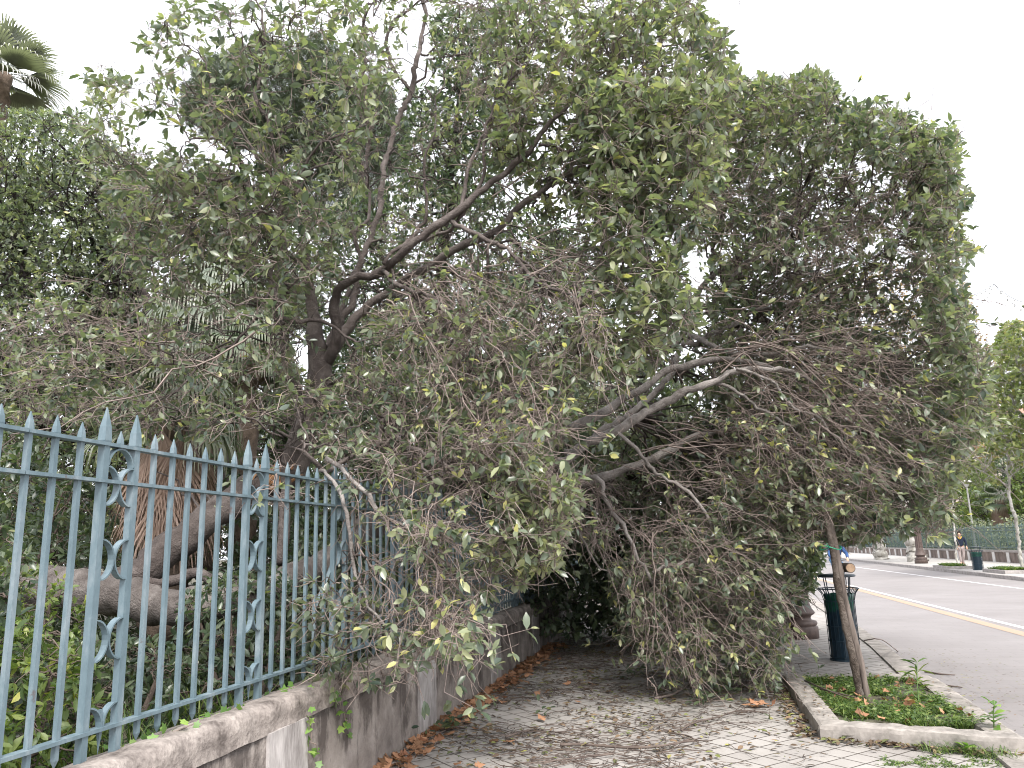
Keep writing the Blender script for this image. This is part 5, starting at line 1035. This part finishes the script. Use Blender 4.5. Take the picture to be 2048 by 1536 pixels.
def fan_palm(label, c, trunk_h, tr_r, Rf, n, pet, fd, skirt=0, lo=-.6, hi=1.3, lean=(0, 0), skL=1.0, ml=None):
    c = np.array(c, float); base = np.array([c[0] - lean[0], c[1] - lean[1], max(.1, c[2] - trunk_h)])
    t = thing('fan_palm', label, 'palm', tuple(base.tolist()), 'fan palms in the garden')
    l = spline([(*base, tr_r * 1.25), (*((base + c) / 2), tr_r), (*c, tr_r * .9)], .15); V, Fs = limb_mesh(l, 12, .25); link('trunk', V, Fs, mskirtb, t, True)
    for i in range(n):
        az_ = i * 2.39996 + rng.uniform(-.2, .2); e = hi + (lo - hi) * (i + .5) / n + rng.uniform(-.1, .1); d = np.array([math.cos(az_) * math.cos(e), math.sin(az_) * math.cos(e), math.sin(e)])
        V, Q, A = frond_np(c, d, np.array([0, 0, 1.]) if e < 1.1 else np.array([math.cos(az_), math.sin(az_), 0]) * -1, Rf * rng.uniform(.85, 1.1), pet * rng.uniform(.8, 1.15), droop=fd * rng.uniform(.6, 1.3)); link('frond', V, Q, ml or mfan, t, False, {'rnd': A})
    if skirt:
        for i in range(skirt):
            az_ = i * 2.39996; r0 = tr_r * .9; zz = c[2] + .12 - skL * .55 * (i / skirt); p = np.array([c[0] + r0 * math.cos(az_), c[1] + r0 * math.sin(az_), zz]); d = np.array([math.cos(az_) * .28, math.sin(az_) * .28, -1 + .1 * rng.normal()])
            V, Q, A = frond_np(p, d, np.array([math.cos(az_), math.sin(az_), .1]), skL * .62 * rng.uniform(.8, 1.15), skL * .16, 20, .25, 1.5, .018); link('dead_frond', V, Q, mskirt, t, False, {'rnd': rng.random(len(V)) * .8 + .1})
    return t
mskirtb = rough_mat('palm_trunk', (.1, .075, .06), (.24, .18, .14), 10, .95, .8, .03)
fan_palm('tall fan palm against the sky at the upper left corner', PY(8, 150, 15), 7, .2, 1.25, 22, .55, .3, 0, -.5, 1.4, ml=mfanl)
fan_palm('drooping green fan palm in the gap behind the left part of the fallen crown', PY(428, 615, 9.2), 3.6, .16, .6, 34, .34, 1.0, 0, -1.0, 1.35, ml=mfanm)
fan_palm('small fan palm with brown dry leaves right below the drooping green one', PY(500, 705, 8.8), 2.6, .13, .42, 18, .25, .8, 8, -.7, 1.2, skL=.45)
fan_palm('fan palm wrapped in hanging brown dead leaves right behind the iron fence', PY(348, 850, 7.6), 2.3, .17, .6, 14, .4, .9, 44, -.2, 1.2, skL=1.25)

# ---------------------------------------------------------------- shrubs and undergrowth behind the fence
def shrub(label, x, y, rx, ry, z0, z1, n, mt, size, name='shrub', tpl=LEAF_HI, group='shrubs behind the iron fence', leaves=(4, 6), lw=1.0, holes=0):
    t = thing(name, label, 'shrub', (x, y, z0), group)
    st = [spline([(x, y, z0, .03), (x + math.cos(a) * rx * .3, y + math.sin(a) * ry * .3, z0 + (z1 - z0) * .35, .02), (x + math.cos(a) * rx * .6, y + math.sin(a) * ry * .6, z0 + (z1 - z0) * .75, .008)], .08) for a in np.linspace(0, 6.28, 6)[:-1]]
    P = []
    while len(P) < n:
        q = rng.normal(size=3); q /= np.linalg.norm(q); q *= rng.random()**.25
        if q[2] < -.9: continue
        P.append((x + q[0] * rx, y + q[1] * ry, z0 + (z1 - z0) * (.45 + .55 * q[2])))
    P = np.array(P); P[:, 0] = np.minimum(P[:, 0], -2.75) if x < -2.7 and x > -20 else P[:, 0]
    br, tg, lf = grow(st, P, np.full(n, .95), np.full(n, size), 12, 4, (.012, .007, .003), leaves, tpl, lw=lw, droop=.15)
    for s in st: V, Q = tubes_np(s[None, :, :3], s[None, :, 3], 6); br.add(V, Q)
    br.V += tg.V; br.Q += [q + br.n for q in tg.Q]; br.a += tg.a
    br.build('stems', mtwigd, t); lf.build('foliage', mt, t); return t
shrub('pale broad leaved bush at the bottom left corner inside the fence', -3.25, 2.75, .5, .6, .15, 1.0, 420, mleafy, .09)
shrub('yellow green bush low inside the fence between the first paired posts', -3.55, 3.6, .5, .55, .15, 1.35, 620, mleafy, .07)
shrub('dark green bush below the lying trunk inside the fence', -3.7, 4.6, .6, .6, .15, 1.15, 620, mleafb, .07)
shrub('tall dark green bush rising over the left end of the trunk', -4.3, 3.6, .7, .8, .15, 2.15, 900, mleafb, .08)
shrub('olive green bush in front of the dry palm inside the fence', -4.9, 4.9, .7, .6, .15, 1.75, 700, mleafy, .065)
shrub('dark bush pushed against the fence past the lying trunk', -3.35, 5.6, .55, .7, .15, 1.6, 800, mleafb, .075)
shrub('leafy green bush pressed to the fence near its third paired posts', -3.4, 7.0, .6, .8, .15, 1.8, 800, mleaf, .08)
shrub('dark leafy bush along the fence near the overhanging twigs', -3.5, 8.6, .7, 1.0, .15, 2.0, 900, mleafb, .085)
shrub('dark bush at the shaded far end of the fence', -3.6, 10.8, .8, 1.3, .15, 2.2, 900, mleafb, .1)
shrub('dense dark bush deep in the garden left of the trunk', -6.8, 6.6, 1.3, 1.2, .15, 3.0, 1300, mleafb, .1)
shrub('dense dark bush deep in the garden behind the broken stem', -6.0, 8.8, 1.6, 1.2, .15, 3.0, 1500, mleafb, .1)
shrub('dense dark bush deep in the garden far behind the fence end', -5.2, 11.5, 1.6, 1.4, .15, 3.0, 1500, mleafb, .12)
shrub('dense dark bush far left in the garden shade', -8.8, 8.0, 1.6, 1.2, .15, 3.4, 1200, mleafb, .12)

def blades(name, label, pts, L0, L1, mt, wd, catg, kind=None, group=None, lean=.5, per=10, origin=None):
    """tufts of arching grass blades"""
    P = np.repeat(np.array(pts), per, 0); n = len(P); P[:, :2] += rng.normal(size=(n, 2)) * .02
    a = rng.random(n) * 6.283; le = rng.random(n) * lean; d = np.stack([np.cos(a) * le, np.sin(a) * le, np.ones(n)], 1); d = nrm(d); L = rng.uniform(L0, L1, n)
    hv = np.stack([np.cos(a), np.sin(a), np.zeros(n)], 1); wv_ = np.stack([-np.sin(a), np.cos(a), np.zeros(n)], 1)
    V = []; 
    for k, (u, ww) in enumerate(((0, 1), (.35, .9), (.7, .6), (1, .05))):
        c = P + d * L[:, None] * u + (hv * .35 * (u**2) - np.array([0, 0, .28]) * u**2.5) * (L * (.4 + lean))[:, None]; V += [c + wv_ * wd * ww, c - wv_ * wd * ww]
    V = np.stack(V, 1); b = (np.arange(n) * 8)[:, None]; Q = np.concatenate([b + np.array([i * 2, i * 2 + 1, i * 2 + 3, i * 2 + 2]) for i in range(3)], 0)
    o = link(name, V.reshape(-1, 3), Q, mt, None, False, {'rnd': np.repeat(rng.random(n), 8)}, origin=origin if origin is not None else tuple(np.mean(P, 0)))
    return tag(o, label, catg, group, kind)
gp = np.array([(rng.uniform(-3.6, -2.85), rng.uniform(3.6, 5.2), .2) for _ in range(26)])
blades('tall_grass', 'tuft of tall arching dark green grass blades under the trunk inside the fence', gp, .5, .9, mgrass, .007, 'grass', None, None, .5, 14)
# undergrowth carpet of the garden
n = 5200; P = np.stack([-2.85 - 7 * rng.random(n)**1.3, 1.5 + 13 * rng.random(n), .17 + .25 * rng.random(n)**2], 1); D = nrm(rng.normal(size=(n, 3)) * np.array([1, 1, .4])); V, Q, A = leaves_np(P, D, nrm(np.array([0, 0, 1]) + .5 * rng.normal(size=(n, 3))), rng.uniform(.06, .13, n), LEAF_LO)
tag(link('undergrowth', V, Q, mleafb, None, False, {'rnd': A}, origin=(-5, 7, .17)), 'low dark leafy undergrowth covering the garden soil behind the fence', 'undergrowth', None, 'stuff')

# ivy on the wall top
IVY = (np.array([(.35, 0, .03), (0, 0, 0), (.05, .4, 0), (.4, .3, 0), (.6, .52, -.03), (.65, .2, 0), (1, 0, -.06), (.65, -.2, 0), (.6, -.52, -.03), (.4, -.3, 0), (.05, -.4, 0)]), [(0, 1 + (i + 1) % 10, 1 + i) for i in range(10)])
def ivy(label, pts, n, rad, seed, hang=None, L=(.04, .07)):
    pts = [np.array(p) for p in pts]; t = thing('ivy_plant', label, 'ivy', tuple(pts[0].tolist()), 'ivy creeping on the wall')
    c = np.array([pts[rng.integers(len(pts))] + np.clip(rng.normal(size=3), -1.6, 1.6) * rad for _ in range(n)]); D = nrm(rng.normal(size=(n, 3)) + np.array([.3, 0, -.3])); V, Q, A = leaves_np(c, D, nrm(np.array([.7, -.5, .7]) + .4 * rng.normal(size=(n, 3))), rng.uniform(*L, n), IVY)
    link('leaves', V, Q, mivy, t, False, {'rnd': A}); mb = MB()
    for a, b_ in zip(pts[:-1], pts[1:]): mb.tube([a, (a + b_) / 2 + np.array([.01, 0, .02]), b_], .004, 4)
    mb.build('stem', mtwig, t)
ivy('bright green ivy patch spilling over the wall top below the fence twigs', [PX(x, y, XW - .1) for x, y in ((590, 1385), (620, 1378), (650, 1392), (665, 1405), (700, 1398))], 60, np.array([.05, .12, .035]), 1)
ivy('few ivy leaves trailing down the dark wall face', [PX(x, y, XW + .03) for x, y in ((672, 1395), (682, 1420), (690, 1440), (696, 1455))], 16, np.array([.012, .05, .03]), 2)
ivy('small ivy sprig hanging at the pale pilaster edge', [PX(x, y, XW + .04) for x, y in ((612, 1430), (618, 1460), (622, 1485), (636, 1505))], 9, np.array([.01, .025, .03]), 3, L=(.05, .07))
ivy('green ivy leaves creeping on the near coping in front of the first bays', [PX(x, y, XW - .12) for x, y in ((380, 1490), (345, 1465), (440, 1440), (470, 1425), (520, 1425))], 44, np.array([.04, .1, .02]), 4)
ivy('pale ivy and small leaves along the fence foot at the lower left', [PX(x, y, XF - .06) for x, y in ((280, 1500), (330, 1475), (400, 1452), (450, 1440), (560, 1405))], 90, np.array([.05, .16, .04]), 5, L=(.035, .06))
# ================================================================= LITTER ON THE PAVEMENT
def flat_leaves(name, label, XY, L0, L1, mt, tpl, catg, z=.012, tilt=.25, kind='stuff', rnd=None, zz=None):
    n = len(XY); a = rng.random(n) * 6.283; D = nrm(np.stack([np.cos(a), np.sin(a), rng.normal(size=n) * tilt * .6], 1)); P = np.stack([XY[:, 0], XY[:, 1], (z if zz is None else zz) + .014 * rng.random(n)], 1)
    Nn = nrm(np.array([0, 0, 1]) + tilt * rng.normal(size=(n, 3))); V, Q, A = leaves_np(P, D, Nn, rng.uniform(L0, L1, n), tpl, rng.uniform(.7, 1.1, n), rnd); V[:, 2] = np.maximum(V[:, 2], z * .5)
    return tag(link(name, V, Q, mt, None, False, {'rnd': A}, origin=(float(XY[:, 0].mean()), float(XY[:, 1].mean()), 0)), label, catg, None, kind)
n = 4300; X = rng.uniform(-2.42, 2.3, n * 4); Yv = 4.5 + 11 * rng.random(n * 4)**1.2
dens = np.clip(1.25 - (X + 2.4) / 3.6, .12, 1) * np.clip((Yv - 4.2) / 3.2, .3, 1.3); dens = np.where((Yv > 7.9) & (X < 1.0), np.maximum(dens, .75), dens); dens = np.where((X > .9), dens * .25, dens)
clm = nz(np.stack([X, Yv, Yv * 0], 1), .9, 7); k = np.nonzero(rng.random(len(X)) < dens * np.clip(.65 + 1.3 * clm, .08, 1.3))[0][:n]
flat_leaves('fallen_leaves', 'small brown and yellow leaves strewn over the tiled pavement', np.stack([X[k], Yv[k]], 1), .035, .085, mlitter, LEAF_HI, 'leaves')
n = 700; Yv = 5.2 + 8.5 * rng.random(n); X = -2.45 + np.abs(rng.normal(size=n)) * .13 + (rng.random(n) < .05) * rng.random(n) * 1.3
flat_leaves('dry_plane_leaves', 'orange brown dry plane leaves drifted along the foot of the stained wall', np.stack([X, Yv], 1), .06, .125, mdry, LEAF_PLANE, 'leaves', .02, .4)
XY = np.array([G(1525, 1418)[:2] + rng.normal(size=2) * .05 for _ in range(10)]); flat_leaves('dry_leaf_heap', 'small crumpled heap of tan dry leaves on the bare tiles', XY, .09, .15, mdry, LEAF_PLANE, 'leaves', .03, .8, None)
n = 420; u = rng.random(n); X = np.where(u < .6, .88 - np.abs(rng.normal(size=n)) * .07, rng.uniform(.95, 2.3, n)); Yv = np.where(u < .6, rng.uniform(7.2, 9.6, n), 7.17 - (X - .92) * .29 - np.abs(rng.normal(size=n)) * .05)
flat_leaves('leaves_along_bed', 'brown and yellow leaves gathered along the outside of the near kerb bed', np.stack([X, Yv], 1), .04, .09, mlitter, LEAF_HI, 'leaves', .02, .4)
n = 520; X = rng.uniform(2.55, 3.6, n) + .3 * rng.normal(size=n); Yv = rng.uniform(8.5, 13.5, n); k = X > 2.62
flat_leaves('leaves_in_gutter', 'thin dry leaves and bits washed along the near edge of the road', np.stack([X, Yv], 1)[k], .03, .06, mlitter, LEAF_LO, 'leaves', ZR + .008, .2)
n = 40; flat_leaves('leaves_in_bed', 'rusty dry leaves lying in the grass of the near bed', np.stack([rng.uniform(1.15, 2.2, n), rng.uniform(7.4, 9.6, n)], 1), .05, .11, mdry, LEAF_PLANE, 'leaves', .12, .6)
flat_leaves('leaves_on_kerb', 'scattered dry leaf bits on the top of the kerb stones', np.array([(rng.uniform(.94, 1.1), rng.uniform(7.4, 9.6)) for _ in range(60)] + [(2.1 + .35 * rng.random(), rng.uniform(7, 9.6)) for _ in range(60)]), .03, .06, mlitter, LEAF_LO, 'leaves', .135, .15)

def twigs_np(XY, L, r0, z=.012, K=7, curl=.6):
    n = len(XY); a = rng.random(n) * 6.283; pts = [np.stack([XY[:, 0], XY[:, 1], np.full(n, z)], 1)]; st = (L / (K - 1))[:, None]; cu = rng.normal(size=n) * curl
    for i in range(K - 1):
        a = a + cu / K * 2 + rng.normal(size=n) * .28; pts.append(pts[-1] + np.stack([np.cos(a), np.sin(a), np.zeros(n)], 1) * st)
    P = np.stack(pts, 1); P[:, :, 2] = z + np.abs(rng.normal(size=P.shape[:2])) * .006; Rr = r0[:, None] * np.linspace(1, .45, K)[None]; return P, Rr
n = 1500; X = rng.uniform(-2.4, 1.6, n * 3); Yv = 4.8 + 10 * rng.random(n * 3)**1.1; clm = nz(np.stack([X, Yv, Yv * 0], 1), .8, 19)
k = np.nonzero(rng.random(len(X)) < np.clip(.5 + 1.5 * clm, .03, 1) * np.where(X > .88, .05, 1) * np.where((Yv < 7.2) & (X > .3), .12, 1))[0][:n]
P, Rr = twigs_np(np.stack([X[k], Yv[k]], 1), rng.uniform(.06, .5, len(k)), rng.uniform(.0018, .0055, len(k))); s_ = Soup(); s_.add(*tubes_np(P, Rr, 4)); o = s_.build('fallen_twigs', mtwigd, origin=(-.5, 9, 0)); tag(o, 'thin dark broken twigs strewn over the tiled pavement', 'twigs', None, 'stuff')
# the larger broken pieces, one thing each
def piece(label, pts, r0, leaves=0, z=.02, mt=mtwigd, fork=6):
    w_ = [G(px, py) for px, py in pts]; rows = [(p[0], p[1], z + .01 * abs(rng.normal()), r0 * (1 - .55 * i / (len(w_) - 1))) for i, p in enumerate(w_)]
    l = spline(rows, .04); l[:, :2] += np.stack([_sm(len(l), 3), _sm(len(l), 3)], 1) * .006; t = thing('broken_branch', label, 'branch', tuple(float(v) for v in l[0, :3]), 'broken branches on the pavement')
    V, Fs = limb_mesh(l, 6); s_ = Soup()
    for i in range(fork):
        k = rng.integers(len(l) // 4, len(l)); p = l[k, :3]; d = nrm(rng.normal(size=3) * np.array([1, 1, .1])); ln = rng.uniform(.08, .25); Pk = np.stack([p, p + d * ln * .5, p + nrm(d + .4 * rng.normal(size=3) * np.array([1, 1, .2])) * ln])[None]; Pk[..., 2] = np.maximum(Pk[..., 2], .012); s_.add(*tubes_np(Pk, np.array([[r0 * .5, r0 * .4, r0 * .25]]), 4))
    b0 = len(V); Vt = [V.tolist()]; Ft = list(Fs)
    for v_, q_ in zip(s_.V, s_.Q): Vt.append(v_.tolist())
    for q_ in s_.Q: Ft += [tuple(int(i) + b0 for i in f) for f in q_]
    link('stick', np.array(sum(Vt, [])), Ft, mt, t, True)
    if leaves:
        k = rng.integers(0, len(l), leaves); P_ = l[k, :3] + rng.normal(size=(leaves, 3)) * np.array([.05, .05, .03]) + np.array([0, 0, .04]); P_[:, 2] = np.maximum(P_[:, 2], .03); D = nrm(rng.normal(size=(leaves, 3)) * np.array([1, 1, .3]) + np.array([0, 0, .25])); V, Q, A = leaves_np(P_, D, nrm(np.array([0, 0, 1]) + .5 * rng.normal(size=(leaves, 3))), rng.uniform(.06, .1, leaves), LEAF_HI); V[:, 2] = np.maximum(V[:, 2], .012); link('leaves', V, Q, mleafb, t, False, {'rnd': A})
    return t
piece('dark forked stick curling to a hook on the bare tiles at the bottom', [(1120, 1500), (1180, 1497), (1250, 1502), (1320, 1502), (1365, 1495), (1388, 1488), (1370, 1476), (1330, 1470)], .012, fork=12)
piece('long dark stick lying left of the hooked one', [(1200, 1450), (1240, 1455), (1275, 1463), (1290, 1470)], .008, fork=3)
piece('crooked dark twig beside the tan leaf heap', [(1362, 1466), (1380, 1456), (1410, 1448), (1440, 1440), (1480, 1430), (1540, 1432)], .009, fork=6)
piece('pale straight broken branch poking out from the bottom of the crown', [(1310, 1405), (1345, 1395), (1385, 1372), (1420, 1358)], .014, 0, .03, mtwig, 4)
piece('thin stick lying across the litter below the far end of the wall', [(1040, 1330), (1090, 1343), (1140, 1340), (1200, 1338), (1250, 1330)], .009, fork=7)
piece('dark leafy twig bundle below the tips of the hanging crown', [(1400, 1415), (1440, 1400), (1480, 1395)], .009, 46, .03)
piece('fresh green leafy sprig on the litter by the wall foot', [(872, 1480), (895, 1468), (915, 1455)], .007, 34, .03)
piece('small dark leafy sprig in the middle of the pavement litter', [(1260, 1365), (1275, 1352), (1285, 1340)], .006, 26, .03)
piece('small yellow green sprig on the pavement left of the hooked stick', [(1085, 1440), (1098, 1432), (1110, 1428)], .004, 10, .02)
piece('curved dark stick along the litter near the wall', [(1010, 1480), (1060, 1465), (1100, 1470), (1180, 1462)], .008, fork=6)
piece('long thin stick lying near the bottom edge of the picture', [(1230, 1515), (1160, 1522), (1090, 1530), (1030, 1536)], .008, fork=6)
# thin cable-like twig arching out over the road from behind the stakes
mb = MB(); A_, B_ = PY(1728, 1281, 10.6), G(1796, 1303, ZR); mid = PY(1762, 1279, 10.7); mb.tube([tuple(v[:3]) for v in spline([(*A_, .006), (*mid, .006), (*B_, .005)], .06)], .007, 5); tag(mb.build('arching_twig', mtwig, None, True, origin=tuple(B_)), 'single thin twig arching from the stakes down to the road', 'twig')
for i, pts in enumerate(([(1610, 1362), (1660, 1385), (1700, 1402)], [(1640, 1378), (1690, 1392), (1715, 1400)])):
    w_ = [G(px, py, .15) for px, py in pts]; mb = MB(); mb.tube([(*p[:2], .15 + .01 * j) for j, p in enumerate(w_)], [.009, .007, .004], 5); tag(mb.build('broken_branch', mtwigd, None, True, origin=tuple(w_[0])), ['longer stick lying across the grass of the near bed', 'shorter stick lying beside the longer one in the near bed'][i], 'branch', 'sticks in the near bed')
for i, pts in enumerate(([(1850, 1345), (1880, 1350), (1910, 1352)], [(1870, 1370), (1900, 1374), (1925, 1377)])):
    w_ = [G(px, py, ZR) for px, py in pts]; mb = MB(); mb.tube([(*p[:2], ZR + .012) for p in w_], [.012, .01, .006], 5); tag(mb.build('broken_branch', mtwigd, None, True, origin=tuple(w_[0])), ['farther stick lying on the road beside the kerb bed', 'nearer stick lying on the road beside the kerb bed'][i], 'branch', 'sticks on the road')

# ---------------------------------------------------------------- grass and weeds of the bed
pts = np.array([(rng.uniform(1.13, 2.22), rng.uniform(7.38, 9.7), .06) for _ in range(1400)]); cl = nz(pts, 2.2, 3); pts = pts[cl > -.1]
blades('bed_grass', 'low green grass filling the near kerb bed', pts, .04, .12, mgrass, .005, 'grass', 'stuff', None, .9, 9)
n = 2600; P = np.stack([rng.uniform(1.12, 2.24, n), rng.uniform(7.36, 9.7, n), .08 + .06 * rng.random(n)], 1); cl = nz(P * np.array([1, 1, 0]), 2.2, 3); P = P[cl > -.2]; n = len(P); a = rng.random(n) * 6.283
V, Q, A = leaves_np(P, nrm(np.stack([np.cos(a), np.sin(a), .5 * rng.random(n)], 1)), nrm(np.array([0, 0, 1]) + .4 * rng.normal(size=(n, 3))), rng.uniform(.03, .06, n), LEAF_LO); tag(link('clover', V, Q, mgrass, None, False, {'rnd': A}, origin=(1.7, 8.5, .1)), 'small leafy clover between the grass of the near bed', 'clover', None, 'stuff')
def weed(label, x, y, z, h, n, L, mt=mivy, lw=.8, up=.3, name='weed'):
    t = thing(name, label, 'weed', (x, y, z), None); l = spline([(x, y, z, .006), (x + .01, y, z + h * .5, .005), (x + .03, y - .01, z + h, .003)], .03); V, Fs = limb_mesh(l, 5); link('stem', V, Fs, mgreen, t, True)
    k = rng.integers(0, len(l), n); P_ = l[k, :3]; a = rng.random(n) * 6.283; D = nrm(np.stack([np.cos(a), np.sin(a), up + .3 * rng.normal(size=n)], 1)); V, Q, A = leaves_np(P_, D, nrm(np.array([0, 0, 1]) + .3 * rng.normal(size=(n, 3))), rng.uniform(L * .6, L, n), LEAF_HI, lw); link('leaves', V, Q, mt, t, False, {'rnd': A})
mgreen, t, b = mat('green_stem'); b.inputs['Base Color'].default_value = (.12, .2, .06, 1)
g = G(1838, 1412, .08); weed('tall narrow leaved weed standing in the grass right of the stakes', float(g[0]), float(g[1]), .08, .38, 26, .2, mgrass, .28, .35)
g = G(1988, 1455, .1); weed('broad leaved green weed sprouting on the kerb at the right edge', float(g[0]), float(g[1]), .1, .2, 16, .14, mivy, 1.1, .3)
g = G(1928, 1506, .0); weed('small pale green rosette weed at the foot of the front kerb', float(g[0]), float(g[1]), .0, .05, 12, .1, mivy, .9, .5)
g1, g2 = G(1850, 1502), G(2030, 1518); pts = np.array([g1 + (g2 - g1) * u + np.array([0, rng.normal() * .03, 0]) for u in rng.random(36)]); pts[:, 2] = 0
blades('kerb_grass', 'thin pale grass tufts in the joint before the front kerb', pts, .05, .16, mgrass, .0035, 'grass', None, None, 1.2, 7)
pts = np.array([(*G(1760 + 280 * u, 1512 + 22 * v)[:2], 0) for u, v in zip(rng.random(60), rng.random(60))]); blades('joint_weeds', 'tiny green weeds growing in the tile joints at the bottom right', pts, .01, .035, mgrass, .005, 'grass', 'stuff', None, 1.6, 12)
# grass of the far beds
for i, (x0, x1, y0, y1) in enumerate((fb1, fb2)):
    pts = np.array([(rng.uniform(x0, x1), rng.uniform(y0, y1), .09) for _ in range(260)]); blades('bed_grass', ['green grass in the far bed by the standing man', 'green grass in the far bed round the young plane tree'][i], pts, .12, .3, mgrass, .02, 'grass', 'stuff', None, .8, 6)

# ================================================================= TREES AND PLANTS ACROSS THE ROAD
def ftree(label, base, rows, regs, name='plane_tree', group='trees across the road', **kw):
    ls = [tr(r) for r in rows]; return simple_tree(name, label, 'tree', (float(base[0]), float(base[1]), 0), 0, ls, regs, group, **kw)
b1 = G(1832, 1124); Yb = float(b1[1])
ftree('thick pale plane trunk on the far pavement left of the ornate lamp', b1, [[(1838, 1126, Yb, 54), (1832, 1110, Yb, 44), (1822, 1060, Yb, 36), (1808, 1000, Yb, 32), (1795, 900, Yb, 28), (1790, 780, Yb, 20), (1800, 650, Yb, 10)], [(1800, 940, Yb, 16), (1870, 800, Yb, 13), (1920, 660, Yb, 8), (1935, 560, Yb, 4)], [(1796, 880, Yb, 14), (1720, 760, Yb, 10), (1680, 620, Yb, 6)], [(1840, 880, Yb, 10), (1940, 800, Yb, 7), (1980, 730, Yb, 4)]],
      [region([(1600, 560), (1760, 520), (1880, 560), (1925, 530), (1955, 590), (1965, 650), (2010, 680), (2020, 760), (1990, 900), (1900, 940), (1700, 900), (1600, 760)], Yb - 5, Yb + 5, 2400, 1, .2, .15, 71)], mbk=mplbark, mlf=mautumn, tpl=LEAF_PLANE, caps=(.06, .03, .014), leaves=(3, 5))
b2 = G(1762, 1119); Y2 = float(b2[1])
ftree('second pale plane trunk farther left along the far pavement', b2, [[(1764, 1120, Y2, 40), (1758, 1090, Y2, 30), (1750, 1040, Y2, 26), (1742, 950, Y2, 22), (1740, 850, Y2, 14)], [(1745, 980, Y2, 12), (1700, 850, Y2, 8), (1690, 760, Y2, 4)]],
      [region([(1620, 720), (1800, 700), (1860, 850), (1820, 980), (1640, 980)], Y2 - 5, Y2 + 5, 800, 1, .24, .1, 72)], mbk=mplbark, mlf=mplane, tpl=LEAF_PLANE, caps=(.06, .03, .014), leaves=(4, 6))
b3 = G(2044, 1146); Y3 = float(b3[1])
ftree('slim pale young plane tree in the kerb bed at the right edge', b3, [[(2048, 1150, Y3, 9), (2038, 1080, Y3, 8), (2024, 1010, Y3, 7), (2016, 960, Y3, 6), (2020, 860, Y3, 5), (2035, 740, Y3, 3)], [(2018, 970, Y3, 4), (1980, 950, Y3, 3), (1940, 930, Y3, 2)], [(2018, 940, Y3, 4), (2060, 860, Y3, 3), (2080, 780, Y3, 2)]],
      [region([(1985, 700), (2010, 655), (2060, 640), (2120, 660), (2130, 900), (2060, 930), (1980, 900), (1960, 800)], Y3 - 3, Y3 + 3, 2000, 1, .18, .05, 73), region([(1900, 900), (1990, 880), (2040, 930), (1980, 980), (1910, 960)], Y3 - 1, Y3 + 3, 130, 1, .16, .1, 74)], mbk=mplbark, mlf=mplane, tpl=LEAF_PLANE, caps=(.025, .014, .008), leaves=(5, 8), f1=12)
g = G(1918, 1131); Ym = float(g[1]) - .3
ftree('very thin sapling the man across the road leans on', g, [[(1916, 1131, Ym, 5), (1911, 1090, Ym, 4.4), (1907, 1040, Ym, 4), (1904, 990, Ym, 3.4), (1900, 930, Ym, 2.5)]], [region([(1860, 900), (1930, 880), (1940, 960), (1870, 980)], Ym - 1, Ym + 1, 90, 1, .18, 0, 75)], mbk=mplbark, mlf=mplane, tpl=LEAF_PLANE, caps=(.02, .012, .008), leaves=(3, 5), f1=8)
# park planting behind the far fence
for i, (px, y, py0, wd, n, mt, sz0, lab) in enumerate(((1930, 76, 850, 110, 1500, mleafy, .34, 'light green tree behind the white monument across the road'), (2010, 90, 884, 150, 1600, mleafb, .4, 'dark green tree below the cream building across the road'), (1960, 66, 960, 80, 900, mleafy, .26, 'fresh green small tree behind the park lamp'), (2075, 60, 860, 120, 1500, mleafy, .3, 'leafy green tree cut by the right edge across the road'), (1800, 96, 960, 150, 900, mleafb, .4, 'dark green tree behind the plane trunks across the road'), (1700, 110, 1000, 130, 900, mleafb, .42, 'farthest dark tree at the end of the road'), (1560, 120, 960, 220, 900, mleafb, .5, 'dark tree closing the far end of the road'))):
    b0 = PY(px, 1095, y); ftree(lab, (b0[0], b0[1], 0), [[(px, 1098, y, 12), (px + 3, 1030, y, 9), (px, (py0 + 1000) / 2, y, 5)]], [region([(px - wd / 2, 1092), (px - wd * .5, (py0 + 1050) / 2), (px - wd * .3, py0 + 20), (px, py0), (px + wd * .3, py0 + 25), (px + wd * .5, (py0 + 1050) / 2), (px + wd / 2, 1092)], y - 4, y + 4, n, 1, sz0, .0, 80 + i)], 'park_tree', 'park trees across the road', mlf=mt, leaves=(5, 8), caps=(.08, .04, .02))
c = PY(2000, 1000, 62); fan_palm('palm with brown dead skirt behind the park lamp across the road', c, 4.5, .3, 1.3, 22, .8, .5, 16, -.3, 1.3, skL=1.9)['group'] = 'palms across the road'
# hedge behind the far fence
n = 5200; Yh = rng.uniform(38, 96, n); xh = np.array([at_y(FW, y) for y in Yh]) + .5 + 1.1 * rng.random(n); zh = .3 + 1.9 * rng.random(n)**.7 + .3 * np.sin(Yh * .9); P = np.stack([xh, Yh, zh], 1)
t = thing('hedge', 'dark green hedge growing right behind the far iron fence', 'hedge', (at_y(FW, 60) + 1, 60, .03)); D = nrm(rng.normal(size=(n * 3, 3))); Pr = np.repeat(P, 3, 0) + .12 * rng.normal(size=(n * 3, 3))
V, Q, A = leaves_np(Pr, D, nrm(np.array([-.6, -.3, .7]) + .5 * rng.normal(size=(n * 3, 3))), rng.uniform(.14, .26, n * 3), LEAF_LO); link('foliage', V, Q, mleaf, t, False, {'rnd': A})
mb = MB()
for y in np.arange(39, 95, 1.6): x = at_y(FW, y) + 1; mb.tube([(x, y, .03), (x + .1, y + .1, 1.2)], [.04, .015], 5)
mb.build('stems', mbarkd, t)
print('near targets', N_NEAR, 'verts', sum(len(o.data.vertices) for o in bpy.data.objects if o.type == 'MESH'))
